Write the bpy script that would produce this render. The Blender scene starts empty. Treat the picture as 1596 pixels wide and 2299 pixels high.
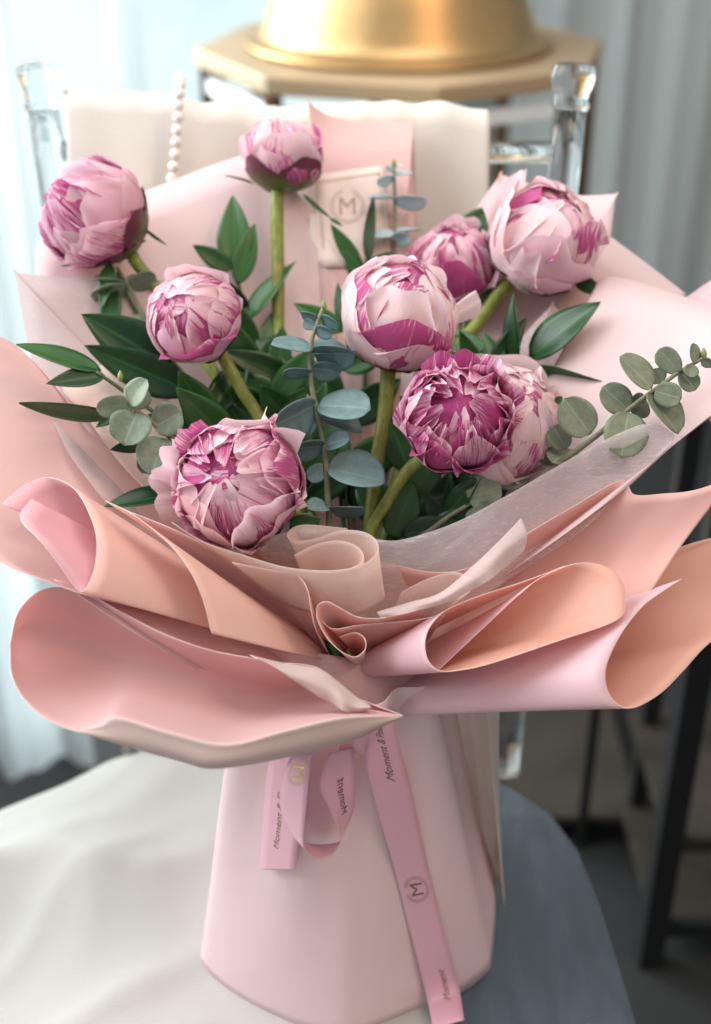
import bpy, math, random
from mathutils import Vector, Matrix, noise
from mathutils.bvhtree import BVHTree

# ------------------------------------------------------------------ camera, world, lights, exposure
scene = bpy.context.scene
PITCH = math.radians(30.0)
CAM = Vector((0.0, -0.638, 0.715))
FWD = Vector((0, math.cos(PITCH), -math.sin(PITCH)))
UP = Vector((0, math.sin(PITCH), math.cos(PITCH)))
RIGHT = Vector((1, 0, 0))
TOCAM = -FWD
FPX = 2845.0          # focal length in pixels of a 1596 x 2299 view of the photograph
CX, CY = 798.0, 1149.5

cam_data = bpy.data.cameras.new('camera')
cam_data.sensor_fit = 'VERTICAL'
cam_data.sensor_height = 36.0
cam_data.sensor_width = 36.0
cam_data.lens = 36.0 * FPX / 2299.0
cam_data.clip_start = 0.02
cam_data.clip_end = 60
cam_data.dof.use_dof = True
cam_data.dof.focus_distance = 0.755
cam_data.dof.aperture_fstop = 3.3
cam = bpy.data.objects.new('camera', cam_data)
cam.location = CAM
cam.rotation_euler = (math.pi / 2 - PITCH, 0, 0)
scene.collection.objects.link(cam)
scene.camera = cam

world = bpy.data.worlds.new('World')
scene.world = world
world.use_nodes = True
bg = world.node_tree.nodes['Background']
bg.inputs['Color'].default_value = (0.93, 0.96, 1.0, 1)
bg.inputs['Strength'].default_value = 0.50

def area(name, loc, target, size, power, color, size_y=None):
    l = bpy.data.lights.new(name, 'AREA')
    l.shape = 'RECTANGLE'
    l.size = size
    l.size_y = size_y or size
    l.energy = power
    l.color = color
    o = bpy.data.objects.new(name, l)
    o.location = loc
    o.rotation_euler = (Vector(target) - Vector(loc)).to_track_quat('-Z', 'Y').to_euler()
    scene.collection.objects.link(o)
    return o

area('window_daylight', (-1.45, 0.30, 1.35), (0, 0.05, 0.35), 1.5, 64, (0.94, 0.97, 1.0), 1.7)
area('window_glow', (-1.45, 1.55, 0.9), (-0.4, 0.3, 0.3), 0.9, 72, (0.88, 0.96, 1.0), 1.4)
area('warm_lamp', (0.95, -0.55, 1.7), (0.1, 0.2, 0.3), 0.35, 7, (1.0, 0.66, 0.40))
area('ceiling_light', (0.25, 0.15, 2.2), (0.05, 0.1, 0.25), 1.4, 20, (1.0, 0.95, 0.91))

vs = scene.view_settings
vs.view_transform = 'Standard'
vs.look = 'None'
vs.exposure = 0.06
vs.gamma = 1.0
vs.use_curve_mapping = False
cy = scene.cycles
cy.use_denoising = True
cy.max_bounces = 9
cy.diffuse_bounces = 5
cy.glossy_bounces = 4
cy.transmission_bounces = 8
cy.transparent_max_bounces = 16
cy.caustics_reflective = False
cy.caustics_refractive = False
cy.sample_clamp_indirect = 6

# ------------------------------------------------------------------ helpers
rng = random.Random(11)
COL = scene.collection

def at(x, y, d):
    """point seen at pixel (x, y) at depth d (metres along the view axis)"""
    return CAM + FWD * d + RIGHT * ((x - CX) / FPX * d) + UP * ((CY - y) / FPX * d)

def on_z(x, y, z):
    r = FWD + RIGHT * ((x - CX) / FPX) + UP * ((CY - y) / FPX)
    t = (z - CAM.z) / r.z
    return CAM + r * t

def on_y(x, y, yw):
    r = FWD + RIGHT * ((x - CX) / FPX) + UP * ((CY - y) / FPX)
    t = (yw - CAM.y) / r.y
    return CAM + r * t

def cv(x, y, z):
    """direction given as image right / image up / towards the camera"""
    return (RIGHT * x + UP * y + TOCAM * z).normalized()

def tag(o, label=None, cat=None, group=None, kind=None):
    if label: o['label'] = label
    if cat: o['category'] = cat
    if group: o['group'] = group
    if kind: o['kind'] = kind
    return o

def thing(name, loc, label, cat, group=None):
    o = bpy.data.objects.new(name, None)
    o.empty_display_size = 0.02
    o.location = loc
    COL.objects.link(o)
    return tag(o, label, cat, group)

def root_loc(p):
    return p.location.copy() if p.parent is None else Vector((0, 0, 0))

def mesh(name, verts, faces, mats, parent=None, uvs=None, smooth=True, midx=None):
    me = bpy.data.meshes.new(name)
    me.from_pydata([tuple(v) for v in verts], [], faces)
    if uvs is not None:
        lay = me.uv_layers.new(name='UVMap')
        for lp in me.loops:
            lay.data[lp.index].uv = uvs[lp.vertex_index]
    if not isinstance(mats, (list, tuple)):
        mats = [mats]
    for m in mats:
        me.materials.append(m)
    if midx:
        for p, i in zip(me.polygons, midx):
            p.material_index = i
    if smooth:
        for p in me.polygons:
            p.use_smooth = True
    me.update()
    o = bpy.data.objects.new(name, me)
    COL.objects.link(o)
    if parent is not None:
        o.parent = parent
        o.matrix_parent_inverse = Matrix.Translation(-root_loc(parent))
    return o

def grid_faces(nu, nv, off=0, close_u=False):
    f = []
    for j in range(nv - 1):
        for i in range(nu if close_u else nu - 1):
            a = off + j * nu + i
            b = off + j * nu + (i + 1) % nu
            f.append((a, b, b + nu, a + nu))
    return f

def crs(pts, t):
    n = len(pts)
    if n == 1: return pts[0].copy()
    t = max(0.0, min(n - 1.0, t))
    i = min(int(t), n - 2)
    f = t - i
    p1, p2 = pts[i], pts[i + 1]
    p0 = pts[i - 1] if i > 0 else p1 * 2 - p2
    p3 = pts[i + 2] if i + 2 < n else p2 * 2 - p1
    return 0.5 * ((2 * p1) + (p2 - p0) * f + (2 * p0 - 5 * p1 + 4 * p2 - p3) * f * f + (3 * p1 - p0 - 3 * p2 + p3) * f ** 3)

def sample(pts, n):
    pts = [Vector(p) for p in pts]
    return [crs(pts, (len(pts) - 1) * i / (n - 1)) for i in range(n)]

def tube_data(pts, radii, seg=8, n=None):
    pts = [Vector(p) for p in pts]
    n = n or max(6, len(pts) * 4)
    P = sample(pts, n)
    m = len(radii)
    verts, faces = [], []
    ref = Vector((0.31, 0.52, 0.79))
    for i, p in enumerate(P):
        t = (P[min(i + 1, n - 1)] - P[max(i - 1, 0)]).normalized()
        a = t.cross(ref).normalized()
        b = t.cross(a)
        x = i / (n - 1) * (m - 1)
        k = min(int(x), m - 2) if m > 1 else 0
        r = radii[k] + (radii[min(k + 1, m - 1)] - radii[k]) * (x - k)
        for s in range(seg):
            an = 2 * math.pi * s / seg
            verts.append(p + a * (math.cos(an) * r) + b * (math.sin(an) * r))
    faces = grid_faces(seg, n, 0, True)
    faces.append(tuple(range(seg - 1, -1, -1)))
    faces.append(tuple(range((n - 1) * seg, n * seg)))
    return verts, faces

def tube(name, pts, radii, mat, parent=None, seg=8, n=None):
    v, f = tube_data(pts, radii, seg, n)
    return mesh(name, v, f, mat, parent)

def lathe(name, prof, origin, mat, parent=None, seg=40, axis=None):
    origin = Vector(origin)
    z = (axis or Vector((0, 0, 1))).normalized()
    x = z.orthogonal().normalized()
    y = z.cross(x)
    v = []
    for r, h in prof:
        for s in range(seg):
            a = 2 * math.pi * s / seg
            v.append(origin + x * (r * math.cos(a)) + y * (r * math.sin(a)) + z * h)
    return mesh(name, v, grid_faces(seg, len(prof), 0, True), mat, parent)

def box_data(c, sx, sy, sz, rz=0.0):
    c = Vector(c)
    M = Matrix.Rotation(rz, 3, 'Z')
    v = [c + M @ Vector((x * sx / 2, y * sy / 2, z * sz / 2)) for z in (-1, 1) for x, y in ((-1, -1), (1, -1), (1, 1), (-1, 1))]
    f = [(3, 2, 1, 0), (4, 5, 6, 7), (0, 1, 5, 4), (1, 2, 6, 5), (2, 3, 7, 6), (3, 0, 4, 7)]
    return v, f

def box(name, c, sx, sy, sz, mat, parent=None, rz=0.0, bevel=0.0):
    v, f = box_data(c, sx, sy, sz, rz)
    o = mesh(name, v, f, mat, parent, smooth=False)
    if bevel:
        b = o.modifiers.new('bevel', 'BEVEL')
        b.width = bevel
        b.segments = 3
    return o

# ------------------------------------------------------------------ materials
def srgb(r, g, b):
    f = lambda c: (c / 255 / 12.92) if c <= 10 else ((c / 255 + 0.055) / 1.055) ** 2.4
    return (f(r), f(g), f(b), 1.0)

class NT:
    def __init__(self, name):
        self.m = bpy.data.materials.new(name)
        self.m.use_nodes = True
        self.t = self.m.node_tree
        self.t.nodes.clear()
        self.out = self.n('ShaderNodeOutputMaterial')
    def n(self, kind, **kw):
        nd = self.t.nodes.new(kind)
        for k, v in kw.items():
            setattr(nd, k, v)
        return nd
    def l(self, a, b):
        self.t.links.new(a, b)
    def val(self, sock, v):
        if hasattr(v, 'is_output') or isinstance(v, bpy.types.NodeSocket):
            self.l(v, sock)
        else:
            sock.default_value = v
    def math(self, op, a, b=0.5, c=None, clamp=False):
        nd = self.n('ShaderNodeMath', operation=op, use_clamp=clamp)
        self.val(nd.inputs[0], a); self.val(nd.inputs[1], b)
        if c is not None: self.val(nd.inputs[2], c)
        return nd.outputs[0]
    def mix(self, fac, a, b, mode='MIX'):
        nd = self.n('ShaderNodeMix', data_type='RGBA', blend_type=mode)
        self.val(nd.inputs['Factor'], fac)
        self.val(nd.inputs['A'], a) if False else self.val(nd.inputs[6], a)
        self.val(nd.inputs[7], b)
        return nd.outputs[2]
    def ramp(self, fac, lo, hi, smooth=True):
        nd = self.n('ShaderNodeMapRange', interpolation_type='SMOOTHSTEP' if smooth else 'LINEAR')
        self.val(nd.inputs['Value'], fac)
        self.val(nd.inputs['From Min'], lo)
        self.val(nd.inputs['From Max'], hi)
        return nd.outputs['Result']
    def noise(self, vec, scale, detail=3.0, rough=0.55, dist=0.0):
        nd = self.n('ShaderNodeTexNoise')
        if vec is not None: self.l(vec, nd.inputs['Vector'])
        nd.inputs['Scale'].default_value = scale
        nd.inputs['Detail'].default_value = detail
        nd.inputs['Roughness'].default_value = rough
        nd.inputs['Distortion'].default_value = dist
        return nd.outputs['Fac']
    def mapped(self, vec, scale=(1, 1, 1), loc=None):
        nd = self.n('ShaderNodeMapping')
        self.l(vec, nd.inputs['Vector'])
        nd.inputs['Scale'].default_value = scale
        if loc is not None: self.val(nd.inputs['Location'], loc)
        return nd.outputs['Vector']
    def principled(self, **kw):
        p = self.n('ShaderNodeBsdfPrincipled')
        for k, v in kw.items():
            self.val(p.inputs[k.replace('_', ' ')], v)
        return p
    def bump(self, h, strength=0.2, dist=0.002):
        b = self.n('ShaderNodeBump')
        b.inputs['Strength'].default_value = strength
        b.inputs['Distance'].default_value = dist
        self.l(h, b.inputs['Height'])
        return b.outputs['Normal']
    def mixsh(self, fac, a, b):
        nd = self.n('ShaderNodeMixShader')
        self.val(nd.inputs[0], fac)
        self.l(a, nd.inputs[1]); self.l(b, nd.inputs[2])
        return nd.outputs[0]
    def done(self, sh):
        self.l(sh, self.out.inputs['Surface'])
        return self.m
    def obj(self):
        return self.n('ShaderNodeTexCoord').outputs['Object']
    def uv(self):
        return self.n('ShaderNodeTexCoord').outputs['UV']

def simple(name, col, rough=0.5, metal=0.0, var=0.0, vscale=20, spec=0.5, bump=0.0, bscale=60):
    k = NT(name)
    c = col
    if var:
        f = k.noise(k.obj(), vscale, 4)
        c = k.mix(k.ramp(f, 0.25, 0.75), tuple(x * (1 - var) for x in col[:3]) + (1,), tuple(min(1, x * (1 + var)) for x in col[:3]) + (1,))
    p = k.principled(Base_Color=c, Roughness=rough, Metallic=metal)
    p.inputs['Specular IOR Level'].default_value = spec
    if bump:
        k.l(k.bump(k.noise(k.obj(), bscale, 5), bump), p.inputs['Normal'])
    return k.done(p.outputs[0])

def paper_mat(name, col, trans, tfac=0.3, rough=0.42):
    k = NT(name)
    f = k.noise(k.obj(), 7, 2)
    fine = k.noise(k.obj(), 900, 2)
    c = k.mix(k.math('MULTIPLY', k.ramp(f, 0.3, 0.7), 0.12), col, tuple(x * 0.86 for x in col[:3]) + (1,))
    p = k.principled(Base_Color=c, Roughness=rough)
    p.inputs['Specular IOR Level'].default_value = 0.35
    und = k.noise(k.obj(), 22, 3, 0.55, 0.4)
    b2 = k.n('ShaderNodeBump'); b2.inputs['Strength'].default_value = 0.16; b2.inputs['Distance'].default_value = 0.006
    k.l(und, b2.inputs['Height'])
    b1 = k.n('ShaderNodeBump'); b1.inputs['Strength'].default_value = 0.06; b1.inputs['Distance'].default_value = 0.0005
    k.l(fine, b1.inputs['Height']); k.l(b2.outputs['Normal'], b1.inputs['Normal'])
    k.l(b1.outputs['Normal'], p.inputs['Normal'])
    t = k.n('ShaderNodeBsdfTranslucent')
    t.inputs['Color'].default_value = trans
    return k.done(k.mixsh(tfac, p.outputs[0], t.outputs[0]))

def tissue_mat(name, col, alpha=0.6, streak=0.35):
    k = NT(name)
    o = k.obj()
    f1 = k.noise(k.mapped(o, (1, 4.2, 4.2)), 75, 5, 0.75, 1.0)
    wv = k.n('ShaderNodeTexNoise', noise_type='RIDGED_MULTIFRACTAL')
    k.l(k.mapped(o, (60, 280, 280)), wv.inputs['Vector'])
    wv.inputs['Scale'].default_value = 1.0
    wv.inputs['Detail'].default_value = 5
    wv.inputs['Distortion'].default_value = 2.0
    fib = k.ramp(k.math('ADD', k.math('MULTIPLY', f1, 0.7), k.math('MULTIPLY', wv.outputs['Fac'], 0.35)), 0.33, 0.72)
    a = k.math('ADD', alpha - streak * 0.5, k.math('MULTIPLY', fib, streak), clamp=True)
    d = k.n('ShaderNodeBsdfDiffuse'); d.inputs['Color'].default_value = col
    t = k.n('ShaderNodeBsdfTranslucent'); t.inputs['Color'].default_value = col
    tr = k.n('ShaderNodeBsdfTransparent')
    body = k.mixsh(0.4, d.outputs[0], t.outputs[0])
    return k.done(k.mixsh(a, tr.outputs[0], body))

PINK_OUT = paper_mat('paper lavender pink', srgb(236, 210, 218), srgb(244, 196, 190), 0.36)
PINK_IN = paper_mat('paper peach pink', srgb(236, 196, 186), srgb(246, 188, 172), 0.4)
PINK_ROSE = paper_mat('paper rose pink', srgb(224, 192, 191), srgb(238, 192, 187), 0.38)
TAUPE = paper_mat('paper taupe painted shade', srgb(204, 184, 178), srgb(222, 186, 176), 0.26)  # shade under the scoop put into the paper colour; lip flap shares it
MAUVE = paper_mat('paper mauve', srgb(226, 184, 192), srgb(238, 170, 178), 0.36)
PINK_PALE = paper_mat('paper pale pink', srgb(236, 218, 219), srgb(236, 196, 186), 0.33)
EDGE = paper_mat('paper cut edge', srgb(250, 238, 236), srgb(250, 232, 228), 0.2)
PALE_PEACH = paper_mat('paper pale peach', srgb(228, 197, 192), srgb(238, 184, 172), 0.3)
PEACH = paper_mat('paper peach', srgb(238, 210, 197), srgb(248, 204, 186), 0.42)
PEACH_SHADED = paper_mat('paper peach painted shade', srgb(234, 190, 172), srgb(246, 188, 166), 0.38)  # peach lining, its colour deepened for the shadow inside the tubes
EUCP = None
SKIRT = paper_mat('paper skirt', srgb(238, 213, 213), srgb(242, 200, 188), 0.2)
SKIRT2 = paper_mat('paper skirt pale', srgb(232, 224, 214), srgb(240, 226, 214), 0.35)
TISSUE = tissue_mat('tissue white', srgb(244, 234, 233), 0.72, 0.55)
TISSUE_D = tissue_mat('tissue dense', srgb(240, 220, 210), 0.84, 0.16)
TISSUE_W = tissue_mat('tissue bright', srgb(232, 216, 214), 0.74, 0.3)
TISSUE_L = tissue_mat('tissue pale', srgb(226, 212, 210), 0.80, 0.12)

def petal_material():
    k = NT('peony petal')
    oi = k.n('ShaderNodeObjectInfo')
    sep = k.n('ShaderNodeSeparateColor')
    k.l(oi.outputs['Color'], sep.inputs[0])
    S, LIL, PALE = sep.outputs[0], sep.outputs[1], sep.outputs[2]
    rnd = oi.outputs['Random']
    uv = k.uv()
    sx = k.n('ShaderNodeSeparateXYZ'); k.l(uv, sx.inputs[0])
    u, v = sx.outputs[0], sx.outputs[1]
    comb = k.n('ShaderNodeCombineXYZ')
    k.l(k.math('MULTIPLY', rnd, 57.0), comb.inputs[2])
    k.l(k.math('MULTIPLY', rnd, 23.0), comb.inputs[0])
    loc = comb.outputs[0]
    broad = k.noise(k.mapped(uv, (1.7, 1.2, 1), loc), 1.7, 2, 0.5, 0.5)
    hatch = k.noise(k.mapped(uv, (15, 1.3, 1), loc), 1.6, 4, 0.65, 0.7)
    fine = k.noise(k.mapped(uv, (52, 2.6, 1), loc), 1.5, 3, 0.6, 0.4)
    thr = k.math('SUBTRACT', 0.80, k.math('MULTIPLY', S, 0.43))
    val = k.math('ADD', k.math('MULTIPLY', broad, 0.34), k.math('ADD', k.math('MULTIPLY', hatch, 0.56), k.math('MULTIPLY', fine, 0.32)))
    val = k.math('ADD', val, k.math('MULTIPLY', k.math('SUBTRACT', 0.60, v), 0.20))
    mag = k.ramp(val, k.math('SUBTRACT', thr, 0.03), k.math('ADD', thr, 0.115))
    st = k.noise(k.mapped(uv, (9, 0.35, 1), loc), 1.5, 2, 0.5, 0.3)
    stripe = k.ramp(st, k.math('SUBTRACT', 0.72, k.math('MULTIPLY', S, 0.08)), k.math('SUBTRACT', 0.78, k.math('MULTIPLY', S, 0.08)))
    mag = k.math('MAXIMUM', mag, k.math('MULTIPLY', stripe, 0.75))
    base = k.mix(LIL, srgb(244, 204, 198), srgb(236, 180, 212))
    base = k.mix(PALE, base, srgb(250, 238, 238))
    cloud = k.noise(k.mapped(uv, (1.6, 1.6, 1), loc), 2.0, 3)
    base = k.mix(k.math('MULTIPLY', k.ramp(cloud, 0.35, 0.7), 0.35), base, srgb(244, 206, 192))
    base = k.mix(k.math('MULTIPLY', k.ramp(v, 0.80, 1.0), 0.45), base, srgb(250, 234, 240))
    base = k.mix(k.math('MULTIPLY', k.ramp(v, 0.40, 0.05), 0.55), base, srgb(230, 220, 168))
    base = k.mix(k.math('MULTIPLY', k.ramp(fine, 0.40, 0.75), 0.13), base, srgb(220, 130, 170))
    col = k.mix(k.math('MULTIPLY', mag, 0.90), base, k.mix(fine, srgb(160, 16, 98), srgb(206, 64, 152)))
    p = k.principled(Base_Color=col, Roughness=0.7)
    p.inputs['Specular IOR Level'].default_value = 0.18
    p.inputs['Sheen Weight'].default_value = 0.15
    k.l(k.bump(k.math('ADD', k.math('MULTIPLY', fine, 0.8), cloud), 0.30, 0.0010), p.inputs['Normal'])
    t = k.n('ShaderNodeBsdfTranslucent'); k.l(col, t.inputs['Color'])
    return k.done(k.mixsh(0.36, p.outputs[0], t.outputs[0]))
PETAL = petal_material()

def sepal_material():
    k = NT('peony sepal')
    sx = k.n('ShaderNodeSeparateXYZ'); k.l(k.uv(), sx.inputs[0])
    f = k.noise(k.obj(), 160, 4)
    e = k.math('ADD', sx.outputs[1], k.math('MULTIPLY', k.math('SUBTRACT', f, 0.5), 0.5))
    c = k.mix(k.ramp(e, 0.35, 0.85), srgb(88, 104, 48), srgb(92, 30, 52))
    p = k.principled(Base_Color=c, Roughness=0.45)
    return k.done(p.outputs[0])
SEPAL = sepal_material()

def leaf_material(name, dark, light, rough=0.33):
    k = NT(name)
    oi = k.n('ShaderNodeObjectInfo')
    sx = k.n('ShaderNodeSeparateXYZ'); k.l(k.uv(), sx.inputs[0])
    mid = k.ramp(k.math('ABSOLUTE', k.math('SUBTRACT', sx.outputs[0], 0.5)), 0.05, 0.0)
    veins = k.noise(k.mapped(k.uv(), (22, 1.5, 1)), 1.6, 2)
    f = k.math('ADD', k.math('MULTIPLY', k.noise(k.obj(), 40, 3), 0.6), k.math('MULTIPLY', oi.outputs['Random'], 0.5))
    c = k.mix(k.ramp(f, 0.2, 0.85), dark, light)
    c = k.mix(k.math('MULTIPLY', mid, 0.4), c, tuple(min(1, x * 1.8) for x in light[:3]) + (1,))
    p = k.principled(Base_Color=c, Roughness=rough)
    k.l(k.bump(veins, 0.15, 0.001), p.inputs['Normal'])
    t = k.n('ShaderNodeBsdfTranslucent'); t.inputs['Color'].default_value = tuple(x * 1.5 for x in light[:3]) + (1,)
    return k.done(k.mixsh(0.12, p.outputs[0], t.outputs[0]))
RUSCUS = leaf_material('glossy green leaf', srgb(22, 56, 30), srgb(56, 104, 46))

def euc_material(name, a, b, vein):
    k = NT(name)
    oi = k.n('ShaderNodeObjectInfo')
    uv = k.uv()
    n1 = k.noise(k.obj(), 150, 4, 0.6)
    vo = k.n('ShaderNodeTexVoronoi', feature='DISTANCE_TO_EDGE')
    k.l(k.mapped(uv, (7, 4, 1)), vo.inputs['Vector']); vo.inputs['Scale'].default_value = 1.4
    vv = k.math('MULTIPLY', k.ramp(vo.outputs['Distance'], 0.07, 0.0), 0.22)
    f = k.math('ADD', k.math('MULTIPLY', n1, 0.8), k.math('MULTIPLY', oi.outputs['Random'], 0.45))
    c = k.mix(k.ramp(f, 0.1, 1.15), a, b)
    c = k.mix(vv, c, vein)
    sx = k.n('ShaderNodeSeparateXYZ'); k.l(uv, sx.inputs[0])
    mid = k.ramp(k.math('ABSOLUTE', k.math('SUBTRACT', sx.outputs[0], 0.5)), 0.04, 0.0)
    c = k.mix(k.math('MULTIPLY', mid, 0.35), c, srgb(170, 185, 165))
    p = k.principled(Base_Color=c, Roughness=0.62)
    k.l(k.bump(n1, 0.15, 0.001), p.inputs['Normal'])
    return k.done(p.outputs[0])
EUC = euc_material('eucalyptus leaf blue green', srgb(70, 98, 99), srgb(122, 150, 149), srgb(60, 84, 84))
EUC_G = euc_material('eucalyptus leaf grey green', srgb(84, 102, 84), srgb(150, 166, 144), srgb(58, 74, 62))
EUC_P = euc_material('eucalyptus leaf pale', srgb(150, 176, 178), srgb(204, 222, 222), srgb(120, 146, 148))
EUC_O = euc_material('eucalyptus leaf olive', srgb(78, 86, 68), srgb(138, 146, 122), srgb(56, 64, 52))
EUC_STEM = simple('eucalyptus stem', srgb(120, 122, 96), 0.6, var=0.2, vscale=200)
RUS_STEM = simple('green twig', srgb(66, 92, 50), 0.5)
def stem_material():
    k = NT('peony stem')
    f = k.noise(k.mapped(k.obj(), (1, 1, 0.15)), 300, 3)
    g = k.noise(k.obj(), 14, 2)
    c = k.mix(k.ramp(f, 0.3, 0.7), srgb(108, 122, 44), srgb(138, 150, 66))
    c = k.mix(k.math('MULTIPLY', k.ramp(g, 0.5, 0.75), 0.45), c, srgb(122, 84, 56))
    return k.done(k.principled(Base_Color=c, Roughness=0.45).outputs[0])
STEM = stem_material()

def cloth_material(name, col, weave=900):
    k = NT(name)
    o = k.obj()
    w = k.noise(k.mapped(o, (1, 1, 0.2)), weave, 2)
    w2 = k.noise(k.mapped(o, (0.2, 1, 1)), weave, 2)
    b = k.noise(o, 12, 4)
    c = k.mix(k.math('MULTIPLY', k.ramp(b, 0.3, 0.75), 0.25), col, tuple(x * 0.82 for x in col[:3]) + (1,))
    p = k.principled(Base_Color=c, Roughness=0.9)
    p.inputs['Sheen Weight'].default_value = 0.2
    k.l(k.bump(k.math('ADD', w, w2), 0.3, 0.0008), p.inputs['Normal'])
    return k.done(p.outputs[0])
CLOTH = cloth_material('cream cloth', srgb(216, 210, 200))
CLOTH_W = cloth_material('white cloth', srgb(181, 179, 172))

def glass_material(name, col, rough=0.03, ior=1.45, mixt=0.45):
    k = NT(name)
    g = k.principled(Base_Color=col, Roughness=rough, IOR=ior)
    g.inputs['Transmission Weight'].default_value = 1.0
    t = k.n('ShaderNodeBsdfTransparent'); t.inputs['Color'].default_value = col
    return k.done(k.mixsh(mixt, g.outputs[0], t.outputs[0]))
ACRYLIC = glass_material('clear acrylic', (0.95, 0.975, 0.985, 1), 0.03, 1.45, 0.42)
def seat_acrylic():
    k = NT('clear acrylic seat')
    o = k.obj()
    s = k.noise(k.mapped(o, (20, 5, 3)), 1.6, 4, 0.6, 1.4)
    g = k.principled(Base_Color=srgb(166, 184, 198), Roughness=0.14, IOR=1.3)
    g.inputs['Transmission Weight'].default_value = 0.6
    k.l(k.bump(s, 0.55, 0.008), g.inputs['Normal'])
    t = k.n('ShaderNodeBsdfTransparent'); t.inputs['Color'].default_value = srgb(225, 232, 236)
    return k.done(k.mixsh(k.math('ADD', 0.42, k.math('MULTIPLY', k.ramp(s, 0.25, 0.75), 0.2)), g.outputs[0], t.outputs[0]))
SEAT = seat_acrylic()
GOLD = simple('brushed gold', srgb(192, 158, 110), 0.40, 1.0, 0.1, 6)
GOLD_TOP = simple('dull gold top', srgb(172, 148, 116), 0.5, 0.2, 0.1, 5)
BRONZE = simple('bronze metal', srgb(104, 76, 50), 0.4, 0.7, 0.1)
BLACK = simple('black metal', srgb(34, 35, 36), 0.5, 0.3, 0.15)
WOOD = simple('brown board', srgb(48, 42, 33), 0.6, 0.0, 0.3, 9)
PEARL = simple('pearl', srgb(240, 234, 226), 0.18, 0.0, spec=0.8)
FLOOR = simple('floor', srgb(27, 28, 28), 0.7, 0.0, 0.25, 4)
WALL = simple('wall', srgb(168, 176, 178), 0.8, 0.0, 0.04, 2)
FRAME = simple('white frame', srgb(242, 246, 246), 0.5)
RIBBON = None
# ------------------------------------------------------------------ the setting
SEAT_Z = 0.0
FLOOR_Z = -0.45
fl = mesh('floor', [(-4, -2, FLOOR_Z), (4, -2, FLOOR_Z), (4, 4, FLOOR_Z), (-4, 4, FLOOR_Z)], [(0, 1, 2, 3)], FLOOR, smooth=False)
tag(fl, kind='structure')
wl = mesh('wall', [(-4, 2.7, FLOOR_Z), (4, 2.7, FLOOR_Z), (4, 2.7, 3), (-4, 2.7, 3)], [(3, 2, 1, 0)], WALL, smooth=False)
tag(wl, kind='structure')

# window with daylight behind it
def pane_material():
    k = NT('bright daylight pane')
    n = k.noise(k.obj(), 1.6, 3, 0.55, 0.4)
    n2 = k.noise(k.obj(), 5.0, 3, 0.6, 0.5)
    c = k.mix(k.ramp(k.math('ADD', k.math('MULTIPLY', n, 0.7), k.math('MULTIPLY', n2, 0.3)), 0.30, 0.60), srgb(204, 234, 237), srgb(236, 250, 251))
    e = k.n('ShaderNodeEmission'); k.l(c, e.inputs['Color']); e.inputs['Strength'].default_value = 1.1
    return k.done(e.outputs[0])
PANE = pane_material()
def mullion_mat():
    k = NT('white translucent mullion')  # window mullion made translucent so the pane's light brightens it
    d = k.n('ShaderNodeBsdfDiffuse'); d.inputs['Color'].default_value = srgb(242, 247, 248)
    t = k.n('ShaderNodeBsdfTranslucent'); t.inputs['Color'].default_value = srgb(246, 250, 250)
    return k.done(k.mixsh(0.75, d.outputs[0], t.outputs[0]))
MULL = mullion_mat()
WY = 1.9
win = thing('window', (-1.1, WY, FLOOR_Z), 'tall bright window with white frame behind the chair', 'window')
wx = [-2.2, -1.3, -0.435, 0.16]
for i in range(3):
    a, b = wx[i] + 0.03, wx[i + 1] - 0.03
    v, f = box_data(((a + b) / 2, WY + 0.03, 0.85), b - a, 0.006, 2.5)
    mesh('pane', v, f, PANE, win, smooth=False)
for i, x in enumerate(wx):
    box('mullion', (x, WY, 0.85), 0.076, 0.03, 2.56, MULL, win, bevel=0.006)
box('window_rail', (-1.02, WY - 0.002, FLOOR_Z + 0.05), 2.40, 0.052, 0.10, FRAME, win, bevel=0.006)

def curtain(name, x0, x1, y, zb, zt, folds, amp, mat, label, seed, ny=26):
    r = random.Random(seed)
    ph = [r.uniform(0, 6.28) for _ in range(4)]
    n = folds * 14
    V, F = [], []
    for j in range(ny):
        z = zb + (zt - zb) * j / (ny - 1)
        for i in range(n):
            s = i / (n - 1)
            a = s * folds * 2 * math.pi
            w = math.sin(a + ph[0] + 0.6 * math.sin(a * 0.37 + ph[1])) + 0.35 * math.sin(2.3 * a + ph[2] + z * 0.8)
            dx = 0.012 * math.sin(a * 0.5 + ph[3] + z * 1.3)
            V.append((x0 + (x1 - x0) * s + dx, y + amp * w * (0.75 + 0.25 * math.sin(a * 0.21 + ph[2])), z))
    F = grid_faces(n, ny)
    o = mesh(name, V, F, mat)
    s = o.modifiers.new('thickness', 'SOLIDIFY'); s.thickness = 0.0015
    return tag(o, label, 'curtain')

def curtain_mat(name, col, tfac, alpha=1.0):
    k = NT(name)
    n = k.noise(k.mapped(k.obj(), (1, 1, 0.1)), 60, 3)
    c = k.mix(k.math('MULTIPLY', n, 0.3), col, tuple(x * 0.85 for x in col[:3]) + (1,))
    d = k.n('ShaderNodeBsdfDiffuse'); k.l(c, d.inputs['Color'])
    t = k.n('ShaderNodeBsdfTranslucent'); k.l(c, t.inputs['Color'])
    sh = k.mixsh(tfac, d.outputs[0], t.outputs[0])
    if alpha < 1:
        tr = k.n('ShaderNodeBsdfTransparent')
        sh = k.mixsh(alpha, tr.outputs[0], sh)
    return k.done(sh)
GREYCURT = curtain_mat('grey green curtain', srgb(196, 203, 201), 0.25)
SHEER = curtain_mat('sheer white curtain', srgb(240, 246, 246), 0.62, 0.68)
curtain('curtain', 0.33, 1.9, 2.05, FLOOR_Z + 0.01, 2.4, 11, 0.018, GREYCURT, 'grey green drape hanging in vertical folds behind the clear chair', 3)
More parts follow.
